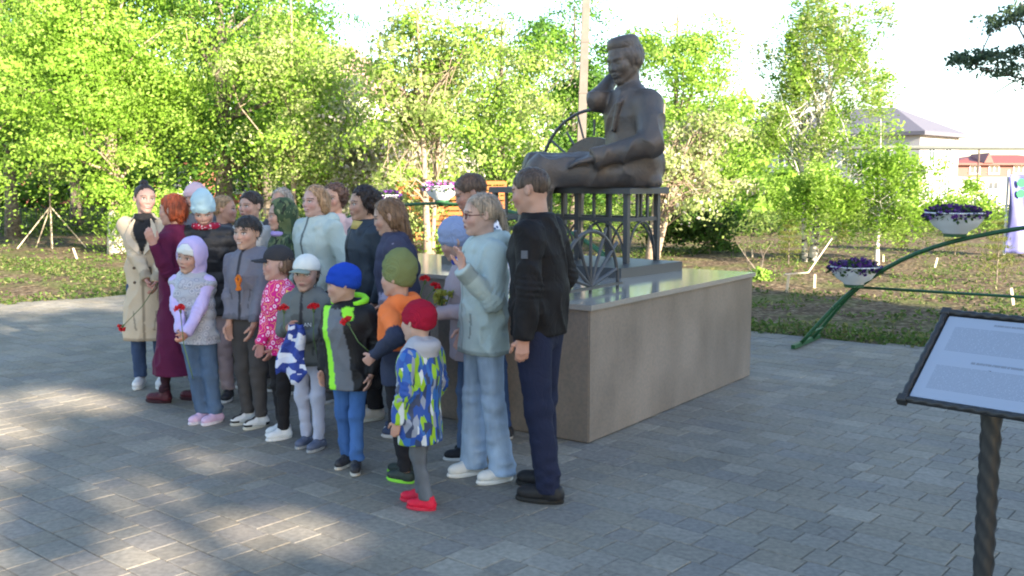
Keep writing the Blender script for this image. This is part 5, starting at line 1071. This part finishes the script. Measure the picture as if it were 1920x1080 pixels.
# 4 light blue hat
p = P('woman in light blue beanie and black puffer jacket looking down', 392, 7.5, 1.60, 5, head=(8, 26, -4), lean=(-.03, -.04), hands=(None, None), skin=(.56, .36, .29)); pe.append(p)
p.body().trousers((.26, .20, .21), 'plain').jacket((.014, .014, .017), 'shell', hem=.42, loose=.03, puff=.10, collar=.06, rough=.5).beanie((.42, .60, .68), tall=.20).shoes((.03, .03, .035), (.5, .5, .5))
MB().tube(arcpts((p.nb[0], p.nb[1] - .01, p.nb[2] + .02), .078, 0, 360, 0, 22, .001) + [0, 0, 0] if 0 else [(p.nb[0] + .08 * math.cos(a), p.nb[1] - .01 + .08 * math.sin(a), p.nb[2] + .015) for a in np.linspace(0, 6.28, 20)], .028, 8).build('scarf', M_cloth('s', 'redscarf'), p.root, True)
# 6 turned away
p = P('fair haired person in dark grey cardigan turned away behind the blue beanie', 417, 8.3, 1.565, 60, head=(35, 0, 0)); pe.append(p)
p.body(False).trousers((.16, .14, .10), 'plain', 1.2, 1.2).jacket((.07, .065, .075), vox=.013).hair((.30, .20, .11), 'tail').shoes((.20, .21, .22), (.3, .3, .3))
# 7 dark short hair
p = P('dark haired woman in light grey jacket behind the smiling boy', 470, 8.0, 1.60, -25, head=(-5, 0, 0), skin=(.55, .36, .29)); pe.append(p)
p.body().trousers((.04, .04, .05)).jacket((.42, .43, .44), vox=.012, collar=.04).hair((.028, .02, .018), 'short').shoes((.2, .2, .2))
# 14 far back forehead
p = P('ash blond woman mostly hidden behind the camouflage hood', 528, 8.7, 1.62, -20, head=(0, 0, 0)); pe.append(p)
p.body(False).trousers((.04, .04, .05)).jacket((.06, .06, .07), vox=.014).hair((.30, .26, .22), 'bob').shoes((.1, .1, .1))
# 8 camo hood
p = P('girl in raised camouflage hood with lavender scarf', 528, 7.8, 1.53, -55, head=(-8, 2, 0), skin=(.58, .38, .30)); pe.append(p)
p.body().trousers((.05, .07, .04)).jacket('c', 'camo', hood='up', collar=.03, loose=.02).shoes((.08, .08, .07)).hair((.22, .14, .08), 'under')
MB().tube([(p.nb[0] + .062 * math.cos(a), p.nb[1] - .01 + .062 * math.sin(a), p.nb[2] + .005) for a in np.linspace(3.3, 6.1, 14)], .022, 8).build('scarf', M_cloth((.38, .30, .62)), p.root, True)
# 13
p = P('brown haired woman with sunlit face behind the pale green jacket', 627, 8.1, 1.66, -15, head=(-10, 0, 0), skin=(.60, .36, .27)); pe.append(p)
p.body().trousers((.04, .04, .05)).jacket((.45, .34, .36), vox=.013, collar=.04).hair((.10, .055, .04), 'curly').shoes((.1, .1, .1))
# 12 mint jacket
p = P('smiling blond woman in pale grey green hooded jacket', 592, 7.5, 1.65, -38, head=(0, 0, 0), bulk=1.12, skin=(.62, .40, .34), lip=(.45, .14, .14), smile=1); pe.append(p)
p.body().trousers((.05, .05, .06)).jacket(None, hem=.42, loose=.03, hood='down', name='jacket', colf=frontband((.42, .49, .46), [(-.012, .012, (.10, .12, .12), 0, 1)]), rough=.6).hair((.36, .22, .12), 'part').shoes((.1, .1, .1))
# 15 dark curly
p = P('woman with dark curly hair in dark navy hooded parka', 684, 6.95, 1.645, -58, head=(-2, 2, 0), bulk=1.05, skin=(.50, .32, .24)); pe.append(p)
p.body().trousers((.012, .012, .015), 'plain').jacket(None, hem=.36, loose=.035, hood='down', name='parka', colf=frontband((.030, .042, .058), [(-.01, .01, (.01, .012, .015), 0, 1)]), rough=.6).hair((.022, .015, .014), 'curly').shoes((.45, .42, .38), (.5, .5, .45))
MB().tube([p.nb + [0, -.04, -.03], p.nb + [0, -.03, .03]], [.066, .056], 14).build('collar', M_cloth((.42, .34, .12)), p.root, True)
# 17 long brown hair
p = P('woman with long brown hair in navy padded vest looking down', 752, 6.5, 1.575, -88, head=(0, 14, 0), bulk=1.12, lean=(0, -.05), hands=((716, 600, 6.25), (735, 612, 6.5)), skin=(.55, .36, .28)); pe.append(p)
def vestf(s, v):
    c = np.tile(np.array((.045, .048, .085), np.float32), (len(v), 1)); a = np.minimum(*[np.minimum(rc(v, s.S[i], s.E[i], .05, .05), rc(v, s.E[i], s.W[i], .05, .045)) for i in (0, 1)]); m = (a < .018) & (np.abs(v[:, 0]) > s.sh * .72); c[m] = (.30, .28, .37); return c
p.body().trousers((.02, .02, .03), 'plain').jacket(None, hem=.44, loose=.03, puff=.13, collar=.05, name='padded_vest', colf=vestf).hair((.17, .095, .05), 'long').shoes((.04, .06, .12), (.55, .55, .57))
# 22 man behind
p = P('man with cropped brown hair in patterned shirt behind the woman in glasses', 935, 6.45, 1.74, -70, head=(-12, 20, 0), lean=(0, -.16), bulk=1.05, skin=(.52, .30, .23), foot=((-.1, -.1, 0), (.1, -.02, 0))); pe.append(p)
p.body().trousers((.025, .05, .12)).jacket('s', 'shirt', hem=.48, loose=.015, name='shirt', collar=.04).hair((.07, .045, .032), 'short').shoes((.03, .03, .035), (.5, .5, .5))
# 23 child with light blue hat
p = P('child in pale blue cap with navy scarf and mauve jacket looking away', 884, 5.95, 1.46, -80, head=(-10, 20, 5), lean=(0, -.05), hands=((835, 578, 6.0), (824, 588, 5.75)), foot=((-.08, .02, 0), (.08, -.06, 0)), skin=(.56, .36, .29), curl=(.3, .8)); pe.append(p)
p.body().trousers((.07, .11, .20), w1=1.1).jacket((.36, .30, .33), hem=.42, loose=.03, hood=None, collar=.04).beanie((.26, .32, .50), tall=.1, low=.0).shoes((.02, .02, .025), (.6, .6, .6), toe=None, L=.30)
MB().tube([(p.nb[0] + .062 * math.cos(a), p.nb[1] + .01 + .06 * math.sin(a), p.nb[2] + .01) for a in np.linspace(0, 6.28, 22)], .035, 10).build('scarf', M_cloth('s', 'scarf'), p.root, True)
# 9 boy grey jacket
p = P('smiling dark haired boy in grey jacket with orange ribbon', 462, 6.72, 1.45, -22, head=(0, 0, 0), hands=((428, 628, 6.65), (470, 640, 6.5)), foot=((-.09, .03, -.4), (.09, -.03, -.4)), skin=(.58, .38, .29), smile=1, brow=(.06, .04, .03)); pe.append(p)
p.body().trousers((.055, .050, .050), 'plain', 1.1, .9).jacket(None, hem=.52, loose=.035, hood='down', colf=frontband((.145, .145, .18), [(-.010, .010, (.03, .03, .04), 0, 1)]), rough=.6).hair((.022, .018, .017), 'fringe').shoes((.62, .62, .62), (.5, .48, .42), 'high', toe=(.02, .02, .022), L=.30)
def ribbon(p, x, z, yaw=0):
    r = empty('ribbon'); r.parent = p.root; r.location = (x, -.185 * p.ww - .03, z); s = .8
    for sg in (-1, 1): MB().tube([(0, 0, .045), (sg * .018, -.004, .02), (sg * -.012, -.006, -.055)], [.010, .011, .012], 6).build('strip', M_cloth((.50, .14, .02)), r)
ribbon(p, .055, 1.02)
# 10 pink girl
p = P('girl in black cap and bright pink printed jacket facing left', 520, 6.42, 1.265, -48, head=(-22, 2, 0), hands=((487, 660, 6.3), (500, 690, 6.35)), foot=((-.08, .02, -.1), (.08, -.04, -.1)), skin=(.60, .38, .32), curl=(.3, .3)); pe.append(p)
p.body().trousers((.014, .013, .015), 'plain', .95, .85).jacket('p', 'hearts', hem=.44, loose=.015, collar=.03, hood=None).hair((.17, .10, .06), 'under').cap((.035, .035, .04)).shoes((.62, .63, .64), (.66, .66, .66), 'high', L=.31)
# 5 lilac girl
p = P('little girl in lilac hoodie and silver printed vest holding a carnation', 374, 6.8, 1.285, -12, head=(-5, 6, 8), lean=(-.11, -.02), hands=((340, 630, 6.58), (347, 628, 6.56)), foot=((-.05, .0, -.35), (.08, 0, -.35)), skin=(.55, .36, .28), curl=(.9, .9)); pe.append(p)
p.body().trousers((.07, .11, .18), w0=1.05, w1=1.25).jacket((.46, .40, .68), hem=.46, loose=.005, hood='up', name='hoodie').jacket('v', 'vest', hem=.44, loose=.020, name='vest', sleeves=False, puff=.10).beanie((.66, .70, .70), name='knit_hat', low=.16).shoes((.56, .40, .56), (.62, .58, .64), L=.32)
# 11 boy with white cap
p = P('boy in white and grey cap holding two carnations and a blue printed cloth', 576, 6.15, 1.225, -8, head=(3, 2, 2), lean=(-.03, 0), hands=((540, 615, 5.98), (560, 640, 5.95)), foot=((-.07, .03, -.3), (.07, -.04, -.3)), skin=(.52, .34, .27), curl=(1.0, 1.0)); pe.append(p)
p.body().trousers((.36, .38, .48), 'plain', .95, .85).jacket(None, hem=.44, loose=.025, hood='down', colf=frontband((.125, .135, .135), [(-.010, .010, (.03, .03, .035), 0, 1)])).hair((.05, .032, .025), 'under').cap((.60, .62, .60), bcol=(.22, .26, .22), yaw=-8).shoes((.09, .11, .17), (.36, .36, .36), L=.31)
def text(par, s, size, loc, rz, m):
    cu = bpy.data.curves.new('lettering', 'FONT'); cu.body = s; cu.size = size; cu.extrude = .001; cu.align_x = 'CENTER'; t_ = bpy.data.objects.new('lettering', cu); COL.objects.link(t_)
    me = bpy.data.meshes.new_from_object(t_); bpy.data.objects.remove(t_); me.materials.clear(); me.materials.append(m); o = link('lettering', me, par); o.matrix_local = Matrix.Translation(loc) @ Matrix.Rotation(rz, 4, 'Z') @ Matrix.Rotation(R_(90), 4, 'X'); return o
text(p.root, 'AN', .034, (.035, -.150, .80), .15, M_WHITE)
fc = atd(548, 640, 5.9)
def cloth_piece(name, label, c, w, h, m, yaw, seed):
    V = []; F = []; nu = 8; nv = 12; q = rotz(yaw)
    for j in range(nv + 1):
        for i in range(nu + 1): u = i / nu - .5; t = j / nv; V.append(np.array(c) + q @ np.array([u * w * (.55 + .6 * t) + .02 * math.sin(t * 5 + seed), .022 * math.sin(u * 11 + t * 3 + seed), -t * h * (1 + .12 * math.sin(u * 7 + seed))]))
    for j in range(nv):
        for i in range(nu): a = j * (nu + 1) + i; F.append([a, a + 1, a + nu + 2, a + nu + 1])
    o = link(name, new_mesh(name, V, F, [m], True)); s_ = o.modifiers.new('thick', 'SOLIDIFY'); s_.thickness = .004; tag(o, label, 'cloth'); return o
cloth_piece('printed_cloth', 'blue and white printed cloth hanging from the hands of the boy in white cap', atd(548, 608, 5.86), .17, .33, M_cloth('f', 'flag'), -.2, 1)
# 16 boy blue beanie
p = P('boy in royal blue beanie with open black and lime jacket', 655, 5.72, 1.205, -22, head=(-62, 6, 0), lean=(-.04, 0), hands=(None, None), foot=((-.08, 0, .0), (.08, -.08, .5)), skin=(.56, .37, .29)); pe.append(p)
LM = (.28, .75, .04)
p.body().trousers((.05, .12, .30), w0=.95, w1=.9).jacket(None, hem=.40, loose=.05, flare=.02, name='jacket', hood='down', colf=frontband((.012, .012, .014), [(-.145, -.07, LM, .4, .80), (-.07, .055, (.13, .14, .155), 0, .79), (.055, .08, LM, .40, .52), (.06, .15, LM, .74, .80), (-.08, .08, (.12, .13, .15), 0, .76)]), rough=.5).beanie((.015, .06, .42), low=.08).shoes((.035, .035, .04), (.5, .47, .42), 'high', L=.31)
def limehood(p):
    c = p.nb + np.array([0, .05, .0])
    MB().tube([c + np.array([.10 * math.cos(a), .075 * math.sin(a) - .02, .03 + .015 * math.sin(a)]) for a in np.linspace(-.9, 4.0, 18)], [.012 + .016 * math.sin(i / 17 * 3.14) for i in range(18)], 8).build('hood_lining', M_cloth(LM), p.root, True)
limehood(p)
# 18 olive beanie
p = P('boy in olive beanie and orange and navy jacket seen from behind', 746, 5.5, 1.265, -118, head=(6, 0, 0), hands=(None, (700, 668, 5.3)), foot=((-.08, -.02, 0), (.08, .06, 0)), skin=(.58, .38, .31), curl=(.4, 1.0)); pe.append(p)
def orj(s, v):
    c = np.tile(np.array((.03, .038, .07), np.float32), (len(v), 1)); z = v[:, 2] / s.H; a = np.minimum(*[rc(v, s.E[i], s.W[i], .05, .045) for i in (0, 1)]); m = (z > .60) & (a > .015); c[m] = (.75, .18, .05); return c
p.body().trousers((.016, .016, .02), 'plain', w0=.9, w1=.85).jacket(None, hem=.44, loose=.02, hood='down', colf=orj).beanie((.17, .20, .085), tall=.25, low=.02).shoes((.03, .04, .035), (.25, .65, .06), L=.31)
# 19 red beanie
p = P('small boy in red beanie with grey hood and angular blue lime jacket', 783, 5.02, 1.075, -118, head=(-10, 4, -6), hands=(None, (742, 808, 4.9)), foot=((-.06, -.04, .2), (.07, .06, .2)), skin=(.58, .39, .32), bulk=1.05); pe.append(p)
p.body().trousers((.10, .11, .125), w0=.85, w1=.85).jacket('g', 'geo', hem=.32, loose=.035, rough=.4).jacket((.34, .35, .39), hem=.70, loose=.012, name='hood', hood='down', sleeves=False).beanie((.30, .012, .035), low=.06).shoes((.55, .012, .04), (.55, .03, .06), 'high', L=.32)
# 20 pale green jacket
p = P('woman in glasses with pale grey green hooded jacket and wide light jeans', 907, 5.5, 1.625, -68, head=(-8, 4, 4), hands=(None, (868, 506, 5.22)), lean=(0, .0), foot=((-.10, -.05, .1), (.10, .06, .1)), skin=(.62, .42, .35), curl=(.25, .3), elbow=(None, (.1, .3, -1))); pe.append(p)
p.hdir[1] = (.05, -.15, 1.); p.hn[1] = (.2, -1, 0)
p.body().trousers((.26, .35, .48), w0=1.05, w1=1.5, hem=.025, fold=.010).jacket(None, hem=.45, loose=.045, hood='down', colf=frontband((.34, .42, .42), [(-.01, .01, (.2, .26, .26), 0, 1)]), rough=.55, fold=.016).hair((.30, .24, .18), 'tail').shoes((.60, .60, .58), (.66, .66, .64), L=.29)
g_ = empty('glasses'); g_.parent = p.root; m_ = MB()
for sg in (-1, 1):
    m_.tube([p.hp((sg * .145 + .085 * math.cos(a), -.41 + .03 * abs(math.cos(a)), -.01 + .065 * math.sin(a))) for a in np.linspace(0, 6.28, 16)], .0022, 5, False); m_.tube([p.hp((sg * .23, -.38, .01)), p.hp((sg * .345, .02, .01))], .002, 5)
m_.tube([p.hp((-.06, -.42, .01)), p.hp((.06, -.42, .01))], .002, 5); m_.build('frame', M_cloth((.09, .02, .03)), g_)
# 21 man
p = P('tall man in dark bomber jacket and navy trousers seen from behind', 1014, 5.2, 1.765, -112, head=(2, 12, 0), lean=(0, -.02), hands=(None, (980, 668, 4.95)), foot=((-.11, -.02, -.1), (.10, .08, .1)), skin=(.56, .34, .26), brow=(.06, .04, .03), bulk=1.06, curl=(.4, .55), elbow=(None, (.6, .8, -.2))); pe.append(p)
p.body().trousers((.012, .016, .04), 'plain', w0=1.08, w1=1.05, hem=.03).jacket((.0085, .008, .0095), 'plain', hem=.50, loose=.035, collar=.05, fold=.017, rough=.7).hair((.06, .042, .032), 'buzz').shoes((.018, .018, .02), (.02, .02, .02), 'low', L=.31)
q_ = p.S[1] * .6 + p.E[1] * .4 + np.array([.055 * p.ww + .022, .01, 0]); MB().box(q_, (.006, .016, .020)).build('sleeve_badge', M_cloth((.10, .11, .13)), p.root)
# ------------------------------------------------------------------ carnations and flowers
M_STEM = mat('stem', (.07, .13, .04), .6); M_PET = mat('red_petal', (.55, .012, .02), .6, trans=.15)
def carnation(label, head, tail, R=.032):
    head = np.array(head); tail = np.array(tail); r = tag(empty('carnation', tail), label, 'flower', 'red carnations held by the group'); d = head - tail; L_ = np.linalg.norm(d); d /= L_
    bend = np.cross(d, [0, 1, 0]) * .02; MB().tube([tail * 0, d * L_ * .5 + bend, d * L_], [.0032, .003, .003], 6).build('stem', M_STEM, r, True); MB().tube([d * (L_ - .02), d * (L_ + .005)], [.006, .011], 8).build('calyx', M_STEM, r, True)
    n = 70; th = RNG.random(n) * 6.28; ph = np.arccos(1 - RNG.random(n) * 1.15); q = Vector(d).to_track_quat('Z', 'Y').to_matrix(); Q = np.array(q); V = []; F = []
    for i in range(n):
        o_ = np.array([math.sin(ph[i]) * math.cos(th[i]), math.sin(ph[i]) * math.sin(th[i]), math.cos(ph[i]) * .7]); c_ = o_ * R * RNG.uniform(.55, 1); t1 = np.cross(o_, RNG.normal(size=3)); t1 /= np.linalg.norm(t1); t2 = np.cross(o_, t1) * .5 + o_ * .8; s_ = R * .55
        k = len(V); V += [Q @ (c_ - t2 * s_ * .6) + d * (L_ + .012), Q @ (c_ + t1 * s_ * .6 + t2 * s_ * .4) + d * (L_ + .012), Q @ (c_ + t2 * s_ * .55) + d * (L_ + .012), Q @ (c_ - t1 * s_ * .6 + t2 * s_ * .4) + d * (L_ + .012)]; F.append([k, k + 1, k + 2, k + 3])
    link('petals', new_mesh('petals', V, F, [M_PET]), r)
carnation('red carnation hanging head down before the beige trench coat', atd(230, 612, 7.72), atd(296, 530, 7.68))
carnation('red carnation held upright by the girl in lilac hoodie', atd(338, 582, 6.45), atd(362, 710, 6.50), .036)
carnation('red carnation at the right hand side of the boy in white cap', atd(532, 582, 5.88), atd(545, 640, 5.88), .034)
carnation('red carnation under the face of the boy in white cap', atd(588, 580, 5.84), atd(600, 690, 5.86), .034)
carnation('red carnation pointing left held by the boy in olive beanie', atd(652, 606, 5.42), atd(702, 668, 5.40), .034)
carnation('red carnation left of a second one behind the red beanie', atd(797, 527, 5.8), atd(793, 580, 5.8), .030)
carnation('red carnation lower right of a second one behind the red beanie', atd(815, 540, 5.78), atd(797, 585, 5.8), .030)
c = atd(828, 560, 5.8); yb = tag(empty('yellow_flower_bunch', c), 'small bunch of yellowish flowers held near the mauve sleeve', 'flowers')
for i in range(7):
    o_ = RNG.normal(size=3) * [.03, .02, .025]; MB().tube([(0, .01, -.10), o_], .003, 5).build('stem', M_STEM, yb)
    link('blossom', leaf_mesh('blossom', RNG.normal(size=(26, 3)) * .010, .028, np.tile(np.array([[.38, .38, .08]]), (26, 1))), yb, tuple(o_))
